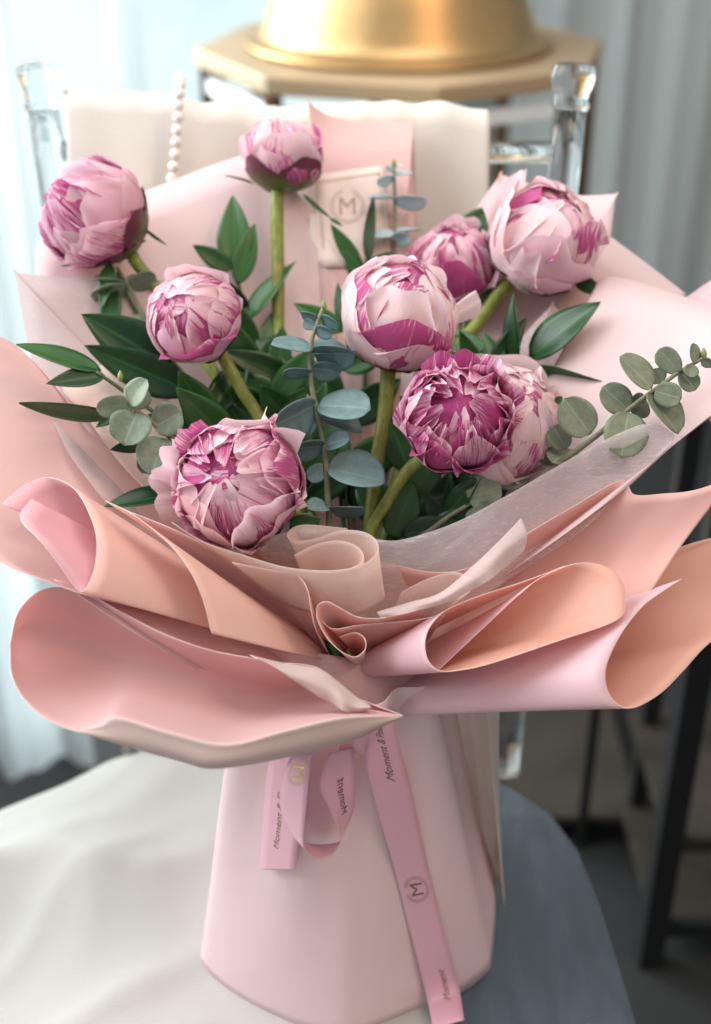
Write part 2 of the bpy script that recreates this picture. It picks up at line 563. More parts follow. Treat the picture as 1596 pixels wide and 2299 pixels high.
curtain('sheer_curtain', -1.35, -0.345, 0.68, FLOOR_Z + 0.004, 2.2, 8, 0.022, SHEER, 'sheer white curtain hanging in front of the bright window', 5)

# pedestal table with the gold dome
ped_c = Vector((0.062, 1.13, 0))
TOPZ = 0.412
def polyring(c, r, n, z, rot):
    return [Vector((c.x + r * math.cos(rot + 2 * math.pi * i / n), c.y + r * math.sin(rot + 2 * math.pi * i / n), z)) for i in range(n)]
ped = thing('pedestal_table', (ped_c.x, ped_c.y, FLOOR_Z), 'octagonal display table with dull gold top and bronze legs', 'table')
NP, RP, ROT = 8, 0.275, math.radians(-83)
def poly_slab(name, r0, z0, z1, mat, parent):
    a = polyring(ped_c, r0, NP, z0, ROT); b = polyring(ped_c, r0, NP, z1, ROT)
    f = [tuple(range(NP - 1, -1, -1)), tuple(range(NP, 2 * NP))] + [(i, (i + 1) % NP, NP + (i + 1) % NP, NP + i) for i in range(NP)]
    o = mesh(name, a + b, f, mat, parent, smooth=False)
    m = o.modifiers.new('bevel', 'BEVEL'); m.width = 0.003; m.segments = 2
    return o
poly_slab('tabletop', RP, TOPZ - 0.022, TOPZ, GOLD_TOP, ped)
poly_slab('shelf', RP * 0.94, FLOOR_Z + 0.10, FLOOR_Z + 0.115, GOLD_TOP, ped)
for i, p in enumerate(polyring(ped_c, RP * 0.95, NP, 0, ROT)):
    if i % 2 == 0 or True:
        box('leg', (p.x, p.y, (FLOOR_Z + TOPZ - 0.022) / 2), 0.016, 0.016, TOPZ - 0.022 - FLOOR_Z - 0.002, BRONZE, ped, rz=ROT + 2 * math.pi * i / NP)
ringp = polyring(ped_c, RP * 0.95, NP, TOPZ - 0.045, ROT)
for i in range(NP):
    a, b = ringp[i], ringp[(i + 1) % NP]
    m = (a + b) / 2
    box('rail', m, (b - a).length - 0.018, 0.008, 0.018, FRAME, ped, rz=math.atan2((b - a).y, (b - a).x))

dome_prof = [(0.0, 0.0), (0.200, 0.0), (0.204, 0.003), (0.204, 0.007), (0.200, 0.009), (0.192, 0.010), (0.186, 0.013), (0.181, 0.018), (0.176, 0.03), (0.166, 0.06), (0.150, 0.10), (0.130, 0.14), (0.108, 0.175), (0.082, 0.205), (0.055, 0.235), (0.03, 0.25), (0.0, 0.255)]
dm = lathe('dome_cover', dome_prof, (ped_c.x - 0.005, ped_c.y, TOPZ + 0.001), GOLD, seg=64)
tag(dm, 'shiny brushed gold dome with rolled rim on the octagonal table', 'dome')

# black side table on the right
stb = thing('side_table', (0.5, 0.5, FLOOR_Z), 'black metal side table with gold edged shelves beside the chair', 'table')
lx, ly = 0.333, 0.357
SH = 0.226
legs = [(lx, ly, 0.026), (lx + 0.02, ly + 0.20, 0.02), (lx + 0.5, ly + 0.02, 0.026), (lx + 0.5, ly + 0.22, 0.02)]
for x, y, w in legs:
    box('leg', (x, y, (FLOOR_Z + SH) / 2), w, w, SH - FLOOR_Z - 0.001, BLACK, stb)
box('tabletop', (lx + 0.27, ly + 0.11, SH + 0.0105), 0.58, 0.27, 0.02, GOLD_TOP, stb, bevel=0.003)
for z in (-0.27, -0.40):
    box('shelf', (lx + 0.25, ly + 0.11, z), 0.50, 0.22, 0.012, WOOD, stb)
    box('shelf_rail', (lx + 0.25, ly + 0.004, z), 0.47, 0.012, 0.02, WOOD if z > -0.3 else BLACK, stb)

# dark rack of thin rods behind the chair
rack = thing('metal_rack', (0.25, 0.95, FLOOR_Z), 'dark rack of thin black rods with brown boards on the floor', 'rack')
for x, y in ((0.283, 0.539), (0.17, 0.60), (0.20, 0.80), (0.34, 0.82)):
    box('rod', (x, y, -0.275), 0.011, 0.011, 0.348, BLACK, rack)
box('board', (0.25, 0.69, -0.41), 0.21, 0.30, 0.012, WOOD, rack)

# clear chair
chair = thing('clear_chair', (-0.035, 0.0, FLOOR_Z), 'clear acrylic dining chair with bulbous post tops holding the bouquet', 'chair')
def back_y(z):
    return 0.225 + 0.25 * z
seat_out = [(-0.25, -0.26), (0.19, -0.26), (0.192, -0.12), (0.188, -0.06), (0.182, 0.03), (0.174, 0.085), (0.158, 0.125), (0.13, 0.155), (0.09, 0.18), (0.0, 0.2), (-0.12, 0.2), (-0.2, 0.18), (-0.236, 0.13), (-0.25, 0.05)]
n = len(seat_out)
sv = [(x, y, -0.004) for x, y in seat_out] + [(x, y, -0.034) for x, y in seat_out]
sf = [tuple(range(n)), tuple(range(2 * n - 1, n - 1, -1))] + [((i + 1) % n, i, n + i, n + (i + 1) % n) for i in range(n)]
so = mesh('seat', sv, sf, SEAT, chair, smooth=False)
bm_ = so.modifiers.new('bevel', 'BEVEL'); bm_.width = 0.006; bm_.segments = 3; bm_.limit_method = 'ANGLE'
for (xa, ya), (xb, yb) in (((0.10, 0.16), (0.135, -0.24)), ((0.15, 0.13), (0.176, -0.24))):
    tube('seat_rib', [(xa, ya, -0.046), ((xa + xb) / 2, (ya + yb) / 2, -0.046), (xb, yb, -0.046)], [0.0075, 0.0075], ACRYLIC, chair, 10, 6)
post_x = (at(88, 170, 0.95).x, at(1286, 185, 0.95).x)
POST_TOP = 0.497
for px_ in post_x:
    top = Vector((px_, back_y(POST_TOP), POST_TOP))
    lo = Vector((px_ * 0.78, back_y(-0.02) - 0.03, -0.02))
    post = tube('back_post', [lo, (lo + top) / 2, top], [0.0125, 0.0125, 0.0125], ACRYLIC, chair, 20, 14)
    ax = (top - lo).normalized()
    prof = [(0.0, 0.0), (0.0128, 0.0), (0.0146, 0.002), (0.0146, 0.005), (0.0128, 0.007), (0.0135, 0.012), (0.0158, 0.018), (0.0166, 0.024), (0.0166, 0.030), (0.0150, 0.033), (0.0125, 0.0335), (0.0, 0.031)]
    lathe('post_top', prof, top + ax * 0.0005, ACRYLIC, post, 28, ax)
for z, r in ((0.468, 0.0085), (0.20, 0.0075)):
    tube('rail', [(post_x[0] + 0.012, back_y(z), z), ((post_x[0] + post_x[1]) / 2, back_y(z), z), (post_x[1] - 0.012, back_y(z), z)], [r, r], ACRYLIC, chair, 14, 8)
for x in (-0.23, 0.165):
    tube('leg', [(x, -0.23, -0.034), (x, -0.235, -0.24), (x, -0.24, FLOOR_Z + 0.001)], [0.016, 0.013], ACRYLIC, chair, 14, 6)
    tube('leg', [(x * 0.7, 0.13, -0.034), (x * 0.7, 0.15, -0.24), (x * 0.7, 0.16, FLOOR_Z + 0.001)], [0.016, 0.013], ACRYLIC, chair, 14, 6)

# cream cloth draped over the chair back
def draped_cloth():
    x0, x1 = at(140, 190, 0.95).x, at(1104, 200, 0.945).x
    nx, prof = 90, []
    zt = 0.5085
    for k in range(16):                       # front, bottom to top
        z = 0.06 + (zt - 0.012 - 0.06) * k / 15
        prof.append((-0.0135, z))
    for k in range(1, 7):
        a = math.pi * k / 7
        prof.append((-0.0135 * math.cos(a), zt - 0.012 + 0.013 * math.sin(a)))
    for k in range(10):
        prof.append((0.0135, zt - 0.012 - 0.3 * k / 9))
    V = []
    for j, (dy, z) in enumerate(prof):
        for i in range(nx):
            s = i / (nx - 1)
            hang = max(0.0, min(1.0, (0.495 - z) / 0.2)) if dy < 0 else 0.3
            x = x0 + (x1 - x0) * s - 0.012 * hang * (1 - s) + 0.003 * math.sin(z * 30) * (1 - s)
            fold = 0.011 * math.sin(s * 17 + 1.4 * math.sin(s * 6) + z * 2) + 0.005 * math.sin(s * 39 + z * 7) + 0.004 * noise.noise(Vector((s * 9, z * 8, 1)))
            top = 0.004 * math.sin(s * 9.0 + 0.5) - 0.012 * s + 0.004 * noise.noise(Vector((s * 14, 0, 3)))
            yy = back_y(z) + dy + (fold * hang * 0.8 - 0.010 * hang) * (1 if dy < 0 else 0)
            V.append(Vector((x, yy, z + top * (1 if z > 0.3 else 0.3))))
    o = mesh('draped_cloth', V, grid_faces(nx, len(prof)), CLOTH)
    s = o.modifiers.new('thickness', 'SOLIDIFY'); s.thickness = 0.0012
    return tag(o, 'cream cloth folded over the back rail of the clear chair', 'cloth')
draped_cloth()

# pearl string hanging over the chair back
pn = thing('pearl_necklace', (at(398, 170, 0.93).x, 0.33, 0.52), 'string of round white pearls hung over the cream cloth', 'necklace')
pearl_px = [(400, 176), (405, 186), (403, 207), (400, 236), (400, 270), (397, 302), (395, 332), (391, 364), (387, 394), (384, 424), (382, 454)]
path = []
for i, (x, y) in enumerate(pearl_px):
    t = i / (len(pearl_px) - 1)
    p = at(x, y, 0.93)
    # keep it just in front of the cloth
    for _ in range(4):
        yw = back_y(p.z) - 0.030 - 0.004 * t
        if i == 0: yw += 0.022
        if i == 1: yw += 0.008
        p = on_y(x, y, yw)
    path.append(p)
dense = sample(path, 80)
acc, last, cnt = 0.0, None, 0
base_me = None
for p in dense:
    if last is None or (p - last).length >= 0.0079:
        if base_me is None:
            prof = [(0.0042 * math.sin(math.pi * k / 8), -0.0042 * math.cos(math.pi * k / 8)) for k in range(9)]
            o = lathe('pearl', prof, (0, 0, 0), PEARL, None, 14)
            base_me = o.data
        else:
            o = bpy.data.objects.new('pearl', base_me); COL.objects.link(o)
        o.location = p - pn.location
        o.parent = pn
        last = p
tube('string', path, [0.0006, 0.0006], CLOTH_W, pn, 5, 40)

# white cloth on the seat
def seat_cloth():
    edge = [(-0.60, -0.10), (-0.42, 0.02), (-0.286, 0.127), (-0.207, 0.190), (-0.11, 0.215), (0.06, 0.21), (0.11, 0.20)]
    def ye(x):
        for (a, b), (c, d) in zip(edge, edge[1:]):
            if x <= c: return b + (d - b) * (x - a) / (c - a)
        return edge[-1][1]
    nx, ny = 110, 90
    V = []
    for j in range(ny):
        t = j / (ny - 1)
        for i in range(nx):
            s = i / (nx - 1)
            y0 = -0.46
            x = -0.60 + 0.655 * s + (0.02 * math.sin(t * 7) if s > 0.9 else 0) * (s - 0.9) * 10
            e = ye(x)
            L = (e - y0)
            yy = y0 + (L + 0.20) * t
            z = 0.004
            q = Vector((x * 1.0, yy * 1.0, 0.0))
            fold = 1 - abs(math.sin((x * 0.55 - yy * 1.0) * 19 + 2.2 * noise.noise(q * 4)))
            z += 0.026 * (fold ** 1.6) * max(0.0, min(1.0, (-0.09 - x) / 0.1))
            z += 0.010 * noise.noise(q * 11) * max(0.0, min(1.0, (-0.07 - x) / 0.08))
            z += 0.007 * (1 - abs(math.sin((x * 0.9 - yy * 0.7) * 52 + 4 * noise.noise(q * 6)))) ** 2 * max(0.0, min(1.0, (-0.08 - x) / 0.06)) * (0.5 + noise.noise(q * 5 + Vector((3, 1, 0))))
            over = yy - (e - 0.018)
            if over > 0:
                k = min(over / 0.03, 1.0)
                yy = e - 0.018 + 0.020 * math.sin(k * math.pi / 2) + 0.006 * math.sin(x * 60) * k
                z = z * (1 - k) - (0.02 * (1 - math.cos(k * math.pi / 2)) + max(0, over - 0.03) * 1.0)
            V.append((x, yy, z))
    o = mesh('seat_cloth', V, grid_faces(nx, ny), CLOTH_W)
    s = o.modifiers.new('thickness', 'SOLIDIFY'); s.thickness = 0.0012; s.offset = 1
    return tag(o, 'white cloth spread in soft folds over the chair seat', 'cloth')
seat_cloth()
# ------------------------------------------------------------------ the wrapping
TIE = at(800, 1560, 0.80)
wrap = thing('bouquet_wrapping', (0, 0.03, 0.0), 'layered pink wrapping paper and white tissue flared around the peonies', 'wrapping')

def px_curve(c):
    return [at(*p) for p in c]

def sheet(name, curves, mats, label=None, sub=9, nv=None, bow=0.0, bowdir=None, wav=0.0, seed=0, pleat=0.0022, thick=0.0003, parent=None, ends=(0.0, 0.0)):
    """paper swept between drawn edges: first curve is the free rim, the last the gather"""
    cs = [px_curve(c) for c in curves]
    m = max(len(c) for c in cs)
    nu = (m - 1) * sub + 1
    S = [sample(c, nu) for c in cs]
    nv = nv or (14 if len(S) == 2 else 8 * (len(S) - 1) + 1)
    V, uv = [], []
    r = random.Random(seed)
    ph = [r.uniform(0, 6.28) for _ in range(3)]
    for j in range(nv):
        t = j / (nv - 1)
        for i in range(nu):
            p = crs([s[i] for s in S], t * (len(S) - 1)) if len(S) > 2 else S[0][i].lerp(S[1][i], t)
            if bow:
                p = p + (bowdir or TOCAM) * (bow * math.sin(math.pi * t))
            if wav:
                q = i / (nu - 1)
                p = p + TOCAM * (wav * (1 - t) * math.sin(q * 17 + ph[0]) + 0.5 * wav * math.sin(q * 31 + ph[1]) * (1 - t))
            if pleat:
                q = i / (nu - 1)
                p = p + TOCAM * (pleat * (t ** 2.2) * (math.sin(q * m * 2.3 + ph[0]) + 0.5 * math.sin(q * m * 4.1 + ph[1])))
            V.append(p)
            uv.append((i / (nu - 1), t))
    if len(mats) > 1: mats = list(mats) + [EDGE]
    o = mesh(name, V, grid_faces(nu, nv), mats, parent or wrap, uv)
    so_ = o.modifiers.new('thickness', 'SOLIDIFY')
    so_.thickness = thick
    so_.offset = 0
    if len(mats) > 1:
        so_.material_offset = 1
        so_.material_offset_rim = 2
    if label: o['label'] = label
    return o

OUT_IN = [PINK_OUT, PINK_IN]
IN_OUT = [PINK_IN, PINK_OUT]
G = (800, 1500, 0.80)

# --- back sheets
B0 = [[(700, 520, .935), (694, 430, .942), (690, 330, .944), (693, 232, .945), (694, 230, .945), (735, 258, .946), (790, 272, .946), (850, 276, .946), (924, 272, .945), (926, 273, .945), (930, 380, .943), (934, 520, .935)],
      [(770, 1250, .86), (780, 1260, .86), (790, 1270, .86), (800, 1270, .86), (810, 1270, .86), (815, 1270, .86), (820, 1270, .86), (830, 1270, .86), (840, 1260, .86), (850, 1255, .86), (855, 1250, .86), (860, 1240, .86)]]
b0 = sheet('paper_sheet', B0, [PALE_PEACH, PALE_PEACH], 'upright pink sheet carrying the cream card')
sheet('paper_sheet', [[(70, 700, .872), (78, 620, .885), (92, 535, .895), (200, 487, .91), (340, 424, .923), (545, 348, .932), (600, 362, .930), (660, 425, .928), (720, 488, .925), (800, 558, .92), (900, 640, .91), (960, 700, .90)],
                      [(690, 1240, .85), (700, 1250, .85), (720, 1260, .85), (740, 1270, .85), (760, 1280, .85), (780, 1280, .85), (800, 1280, .85), (810, 1280, .85), (820, 1280, .85), (830, 1270, .85), (840, 1260, .85), (850, 1250, .85)]], [PINK_IN, PINK_PALE], 'broad pale pink back sheet', bow=-0.012)
sheet('tissue_sheet', [[(230, 1120, .79), (150, 1010, .80), (95, 880, .825), (62, 770, .845), (34, 614, .862), (35, 612, .862), (110, 620, .868), (200, 626, .874), (300, 626, .878), (400, 632, .88), (480, 660, .88)],
                       [(680, 1400, .82), (690, 1380, .82), (700, 1370, .825), (710, 1350, .83), (720, 1340, .835), (725, 1335, .835), (730, 1330, .84), (740, 1320, .84), (750, 1310, .845), (760, 1300, .85), (770, 1290, .85)]], [TISSUE_L], 'pale tissue with a square corner on the left', bow=-0.012)
sheet('tissue_sheet', [[(360, 1130, .79), (270, 1040, .80), (190, 930, .815), (140, 870, .825), (200, 830, .84), (300, 800, .85)],
                       [(690, 1410, .815), (700, 1390, .82), (705, 1380, .82), (710, 1370, .825), (720, 1350, .83), (730, 1340, .835)]], [TISSUE_D], 'tan tissue layer in the shade')
# right back
sheet('paper_sheet', [[(1010, 560, .93), (1060, 480, .93), (1124, 392, .925), (1126, 392, .925), (1200, 416, .92), (1290, 438, .915), (1381, 436, .908), (1382, 438, .908), (1371, 530, .90), (1372, 532, .90), (1450, 590, .885), (1540, 660, .87)],
                      [(830, 1260, .86), (840, 1260, .86), (850, 1270, .86), (860, 1270, .86), (870, 1270, .86), (880, 1280, .855), (890, 1290, .85), (895, 1290, .85), (900, 1300, .845), (910, 1310, .84), (920, 1320, .835), (930, 1330, .83)]], [PINK_IN, PINK_PALE], 'pale pink back sheet with cut corners on the right', bow=-0.012)
sheet('paper_sheet', [[(1480, 700, .865), (1545, 664, .868), (1620, 622, .862), (1720, 640, .84), (1760, 760, .82)],
                      [(930, 1330, .835), (935, 1335, .835), (940, 1340, .83), (945, 1345, .825), (950, 1350, .82)]], [PEACH, PINK_OUT], 'peach outer sheet on the right')
sheet('paper_sheet', [[(1330, 1020, .845), (1326, 900, .855), (1328, 760, .86), (1336, 650, .862), (1362, 622, .856), (1430, 632, .845), (1500, 655, .835), (1596, 685, .82), (1690, 715, .80), (1730, 790, .79), (1690, 860, .782), (1600, 928, .775), (1500, 1010, .77), (1420, 1085, .768)],
                      [(1010, 1300, .83), (1000, 1290, .835), (990, 1290, .835), (990, 1290, .835), (990, 1300, .83), (990, 1310, .825), (1000, 1320, .82), (1000, 1330, .815), (1010, 1340, .81), (1020, 1350, .805), (1030, 1350, .80), (1040, 1350, .795), (1050, 1345, .79), (1060, 1340, .785)]], [PINK_PALE, PINK_PALE], 'bright rolled pink sheet on the right', bow=0.012)
sheet('tissue_sheet', [[(1120, 840, .872), (1170, 760, .874), (1240, 684, .872), (1242, 684, .872), (1290, 740, .868), (1320, 800, .864), (1345, 880, .858)],
                       [(950, 1250, .85), (955, 1255, .85), (960, 1260, .85), (965, 1265, .85), (970, 1270, .85), (980, 1280, .845), (990, 1290, .84)]], [TISSUE], 'sheer tissue triangle on the right')

# --- left side: big sheet, its lavender underside and the rolled tube
sheet('paper_sheet', [[(220, 1000, .82), (150, 900, .828), (70, 806, .834), (0, 757, .832), (-120, 735, .81), (-210, 850, .785), (-200, 1020, .755), (-120, 1165, .735), (0, 1262, .722), (95, 1302, .716), (190, 1336, .712)],
                      [(690, 1420, .815), (690, 1425, .812), (695, 1430, .81), (700, 1435, .808), (705, 1440, .805), (710, 1445, .802), (715, 1450, .80), (720, 1455, .798), (730, 1465, .796), (740, 1470, .795), (745, 1478, .795)]], [PALE_PEACH, PINK_OUT], 'left outer pink sheet curving out of view', bow=-0.006, nv=18)
sheet('paper_sheet', [[(5, 1130, .742), (7, 1128, .742), (56, 1088, .748), (110, 1072, .748), (166, 1097, .738), (203, 1160, .724), (217, 1215, .712), (212, 1275, .703), (196, 1315, .698), (182, 1328, .697), (160, 1308, .698), (128, 1262, .70), (88, 1212, .704), (54, 1178, .712), (46, 1152, .722), (70, 1120, .732)],
                      [(700, 1430, .792), (702, 1432, .792), (706, 1436, .79), (712, 1442, .788), (720, 1450, .786), (730, 1460, .784), (738, 1470, .782), (742, 1480, .781), (745, 1488, .781), (748, 1490, .782), (745, 1490, .785), (740, 1486, .788), (735, 1480, .79), (728, 1470, .792), (720, 1460, .793), (710, 1445, .793)]], [PEACH, MAUVE], 'rolled paper tube on the left with a teardrop mouth', nv=20)
sheet('paper_sheet', [[(236, 1124, .726), (290, 1150, .721), (345, 1190, .716), (392, 1235, .712), (428, 1285, .709), (455, 1345, .707), (475, 1422, .706)],
                      [(690, 1422, .78), (705, 1440, .777), (718, 1452, .775), (728, 1462, .774), (735, 1470, .773), (742, 1478, .773), (750, 1486, .773)]], [PEACH, PEACH], 'second layer lapped over the left tube', bow=0.004)

# --- big open scoop low on the left
up_ = [(22, 1445, .700), (40, 1375, .712), (85, 1328, .718), (140, 1318, .720), (200, 1334, .719), (280, 1378, .716), (370, 1424, .713), (480, 1461, .712), (620, 1486, .713), (715, 1500, .714), (790, 1560, .712), (905, 1607, .706)]
lo_ = [(22, 1445, .700), (26, 1515, .688), (55, 1572, .680), (110, 1618, .674), (175, 1642, .670), (225, 1630, .668), (262, 1611, .667), (390, 1648, .662), (510, 1672, .662), (640, 1641, .668), (770, 1612, .680), (905, 1607, .706)]
mid_ = []
for i, (a, b) in enumerate(zip(up_, lo_)):
    t = i / 11
    deep = 0.05 * math.sin(math.pi * min(1, t * 1.1)) + 0.035 * math.exp(-((t - 0.8) / 0.14) ** 2)
    mid_.append(((a[0] + b[0]) / 2, (a[1] + b[1]) / 2, (a[2] + b[2]) / 2 + deep))
def between(a, b, f, extra=0.0):
    return [(p[0] + (q[0] - p[0]) * f, p[1] + (q[1] - p[1]) * f, p[2] + (q[2] - p[2]) * f + extra) for p, q in zip(a, b)]
q1 = between(up_, mid_, 0.5, 0.012)
q3 = between(mid_, lo_, 0.5, 0.012)
for q in (q1, q3):
    for k in (0, 11): q[k] = up_[k] if k == 0 else up_[11]
mid_[0] = up_[0]; mid_[11] = up_[11]
sheet('paper_sheet', [up_, q1, mid_, q3, lo_], [PINK_ROSE, PINK_ROSE], 'large open scoop of rose paper low on the left', pleat=0.0)
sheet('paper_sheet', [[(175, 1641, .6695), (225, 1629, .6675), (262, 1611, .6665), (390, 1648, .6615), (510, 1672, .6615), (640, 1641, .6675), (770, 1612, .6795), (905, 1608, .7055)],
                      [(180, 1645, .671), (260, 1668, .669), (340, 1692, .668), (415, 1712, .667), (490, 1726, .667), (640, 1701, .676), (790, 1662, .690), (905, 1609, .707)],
                      [(260, 1655, .70), (320, 1665, .705), (400, 1675, .71), (470, 1685, .72), (540, 1690, .73), (650, 1670, .74), (790, 1640, .745), (900, 1612, .74)]], [TAUPE, TAUPE], 'greyish underside of the scoop with painted shade')
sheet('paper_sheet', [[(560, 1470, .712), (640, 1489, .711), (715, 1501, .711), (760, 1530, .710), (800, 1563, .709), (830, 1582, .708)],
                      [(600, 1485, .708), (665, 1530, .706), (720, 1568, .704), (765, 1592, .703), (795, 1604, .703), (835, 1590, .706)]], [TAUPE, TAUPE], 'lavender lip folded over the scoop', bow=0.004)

# --- front collar
sheet('tissue_sheet', [[(560, 1215, .765), (640, 1196, .758), (700, 1186, .754), (790, 1196, .752), (860, 1213, .751), (920, 1208, .751), (1030, 1170, .752), (1150, 1106, .754), (1330, 1003, .758), (1450, 952, .762), (1512, 975, .764), (1505, 1000, .764)],
                       [(700, 1400, .785), (720, 1415, .785), (745, 1425, .785), (770, 1435, .785), (800, 1440, .785), (830, 1445, .785), (870, 1440, .785), (930, 1420, .785), (1010, 1390, .783), (1100, 1330, .78), (1240, 1240, .776), (1330, 1170, .772)]], [TISSUE], 'gauzy white tissue collar in front of the stems', bow=-0.004)
sheet('paper_sheet', [[(540, 1235, .772), (640, 1235, .768), (740, 1240, .765), (860, 1262, .763), (980, 1285, .762), (1080, 1265, .762), (1180, 1200, .763), (1290, 1135, .765), (1395, 1078, .768), (1424, 1110, .765), (1490, 1108, .760), (1560, 1100, .753), (1650, 1070, .745)],
                      [(720, 1430, .79), (740, 1440, .79), (770, 1455, .79), (800, 1465, .79), (840, 1470, .79), (880, 1470, .79), (940, 1460, .787), (1010, 1435, .784), (1100, 1405, .78), (1190, 1390, .775), (1290, 1385, .768), (1370, 1380, .76), (1436, 1368, .750)]], [PINK_OUT, PINK_IN], 'peach pink collar sheet behind the tissue', bow=-0.008)
# tissue roll in the middle
sheet('tissue_sheet', [[(385, 1172, .752), (455, 1215, .744), (540, 1244, .736), (640, 1273, .728), (735, 1281, .722), (808, 1270, .720), (845, 1242, .724), (845, 1214, .732), (815, 1194, .740), (765, 1191, .745), (705, 1210, .748), (658, 1214, .749), (645, 1197, .752), (680, 1178, .757), (780, 1186, .760)],
                       [(600, 1340, .775), (630, 1352, .768), (660, 1364, .760), (700, 1376, .752), (752, 1388, .747), (812, 1376, .745), (861, 1345, .747), (852, 1330, .752), (820, 1322, .758), (780, 1322, .763), (740, 1326, .767), (715, 1330, .769), (712, 1326, .772), (730, 1322, .776), (790, 1322, .778)]], [TISSUE_D], 'tissue rolled into a scroll at the front')
sheet('tissue_sheet', [[(520, 1262, .738), (640, 1284, .731), (735, 1286, .727), (796, 1272, .727), (816, 1250, .730), (800, 1226, .736), (760, 1214, .741), (710, 1222, .744), (660, 1246, .745)],
                       [(640, 1360, .768), (690, 1372, .760), (745, 1380, .754), (795, 1372, .752), (822, 1352, .754), (808, 1338, .760), (770, 1334, .764), (730, 1340, .768), (700, 1350, .77)]], [TISSUE_D], 'inner turn of the tissue scroll')
sheet('paper_sheet', [[(252, 1134, .765), (380, 1184, .755), (470, 1226, .748), (560, 1258, .741), (630, 1277, .735), (672, 1296, .730), (690, 1322, .727), (697, 1362, .727), (706, 1405, .730), (722, 1440, .737)],
                      [(690, 1425, .792), (700, 1435, .79), (708, 1442, .789), (716, 1450, .788), (722, 1456, .787), (728, 1462, .786), (734, 1468, .785), (738, 1472, .784), (742, 1476, .783), (746, 1480, .782)]], [PINK_IN, PINK_ROSE], 'tan pink sheet folded beside the scroll')
# small scroll under it and the long tissue tongue
sheet('paper_sheet', [[(960, 1350, .738), (900, 1376, .733), (850, 1388, .730), (800, 1384, .728), (762, 1364, .727), (735, 1351, .727), (714, 1358, .728), (711, 1384, .728), (724, 1416, .727), (746, 1446, .726), (775, 1468, .726), (800, 1474, .727), (820, 1456, .729), (818, 1432, .732), (795, 1420, .735), (762, 1430, .737)],
                      [(930, 1420, .775), (890, 1432, .772), (860, 1442, .770), (830, 1448, .768), (805, 1450, .768), (790, 1450, .768), (780, 1455, .768), (778, 1465, .768), (780, 1474, .768), (785, 1482, .768), (792, 1490, .768), (802, 1494, .768), (815, 1490, .770), (818, 1480, .772), (808, 1474, .774), (798, 1476, .775)]], [PINK_IN, PINK_PALE], 'small curled scroll of pale paper at the gather')
sheet('paper_sheet', [[(1000, 1380, .742), (930, 1392, .738), (860, 1398, .735), (800, 1404, .733), (752, 1412, .733), (728, 1400, .735), (722, 1376, .738), (745, 1364, .741), (790, 1378, .743)],
                      [(960, 1440, .776), (910, 1450, .774), (870, 1456, .773), (830, 1462, .772), (805, 1468, .772), (795, 1464, .774), (792, 1456, .776), (800, 1450, .778), (820, 1454, .778)]], [PINK_IN, PINK_PALE], 'inner turn of the small scroll')
sheet('tissue_sheet', [[(845, 1374, .736), (920, 1352, .732), (990, 1330, .728), (1060, 1272, .724), (1120, 1215, .722), (1170, 1163, .722)],
                       [(850, 1380, .731), (925, 1362, .727), (1000, 1340, .723), (1072, 1292, .720), (1136, 1236, .719), (1183, 1198, .720)],
                       [(855, 1389, .730), (930, 1372, .727), (1010, 1350, .724), (1085, 1310, .722), (1140, 1270, .722), (1178, 1236, .723)]], [TISSUE_W], 'pointed tongue of white tissue')
sheet('tissue_sheet', [[(900, 1330, .748), (960, 1300, .746), (1020, 1285, .744), (1056, 1300, .742), (1058, 1325, .742), (1030, 1342, .745)],
                       [(870, 1400, .775), (900, 1395, .775), (940, 1390, .774), (970, 1388, .772), (980, 1392, .772), (970, 1398, .773)]], [TISSUE_D], 'small tissue curl behind the tongue')

# --- right hand tubes
sheet('paper_sheet', [[(1166, 1334, .738), (1166, 1335, .738), (1215, 1296, .742), (1290, 1266, .746), (1350, 1268, .745), (1392, 1296, .740), (1403, 1340, .733), (1388, 1390, .726), (1250, 1440, .719), (1100, 1490, .715), (1030, 1505, .714), (988, 1506, .714), (962, 1484, .715), (954, 1445, .718), (966, 1406, .723), (1002, 1370, .729), (1070, 1340, .736), (1180, 1304, .744), (1270, 1270, .75)],
                      [(975, 1512, .738), (970, 1510, .740), (900, 1510, .765), (850, 1505, .780), (830, 1500, .785), (820, 1500, .788), (812, 1504, .790), (805, 1512, .790), (800, 1520, .787), (795, 1526, .784), (790, 1526, .781), (780, 1522, .779), (765, 1512, .778), (756, 1502, .779), (762, 1492, .781), (780, 1484, .784), (800, 1480, .788), (820, 1478, .790), (840, 1476, .792)]], [PINK_OUT, PEACH_SHADED], 'rolled pink paper tube with peach lining on the right', nv=20)
sheet('paper_sheet', [[(1530, 1300, .752), (1490, 1326, .745), (1440, 1364, .734), (1388, 1434, .720), (1359, 1508, .710), (1373, 1566, .707), (1415, 1590, .709), (1478, 1560, .722), (1530, 1510, .733), (1585, 1450, .745), (1660, 1390, .762), (1700, 1290, .778), (1670, 1200, .787), (1596, 1208, .788), (1500, 1240, .788), (1400, 1300, .788)],
                      [(850, 1520, .79), (840, 1525, .788), (830, 1535, .783), (825, 1550, .777), (832, 1570, .771), (850, 1590, .768), (880, 1604, .768), (900, 1604, .775), (890, 1595, .782), (880, 1585, .788), (870, 1575, .79), (865, 1565, .793), (860, 1555, .795), (860, 1545, .796), (860, 1535, .796), (860, 1528, .796)]], [PEACH_SHADED, PINK_OUT], 'lowest pink tube on the right with wide peach mouth', nv=20)

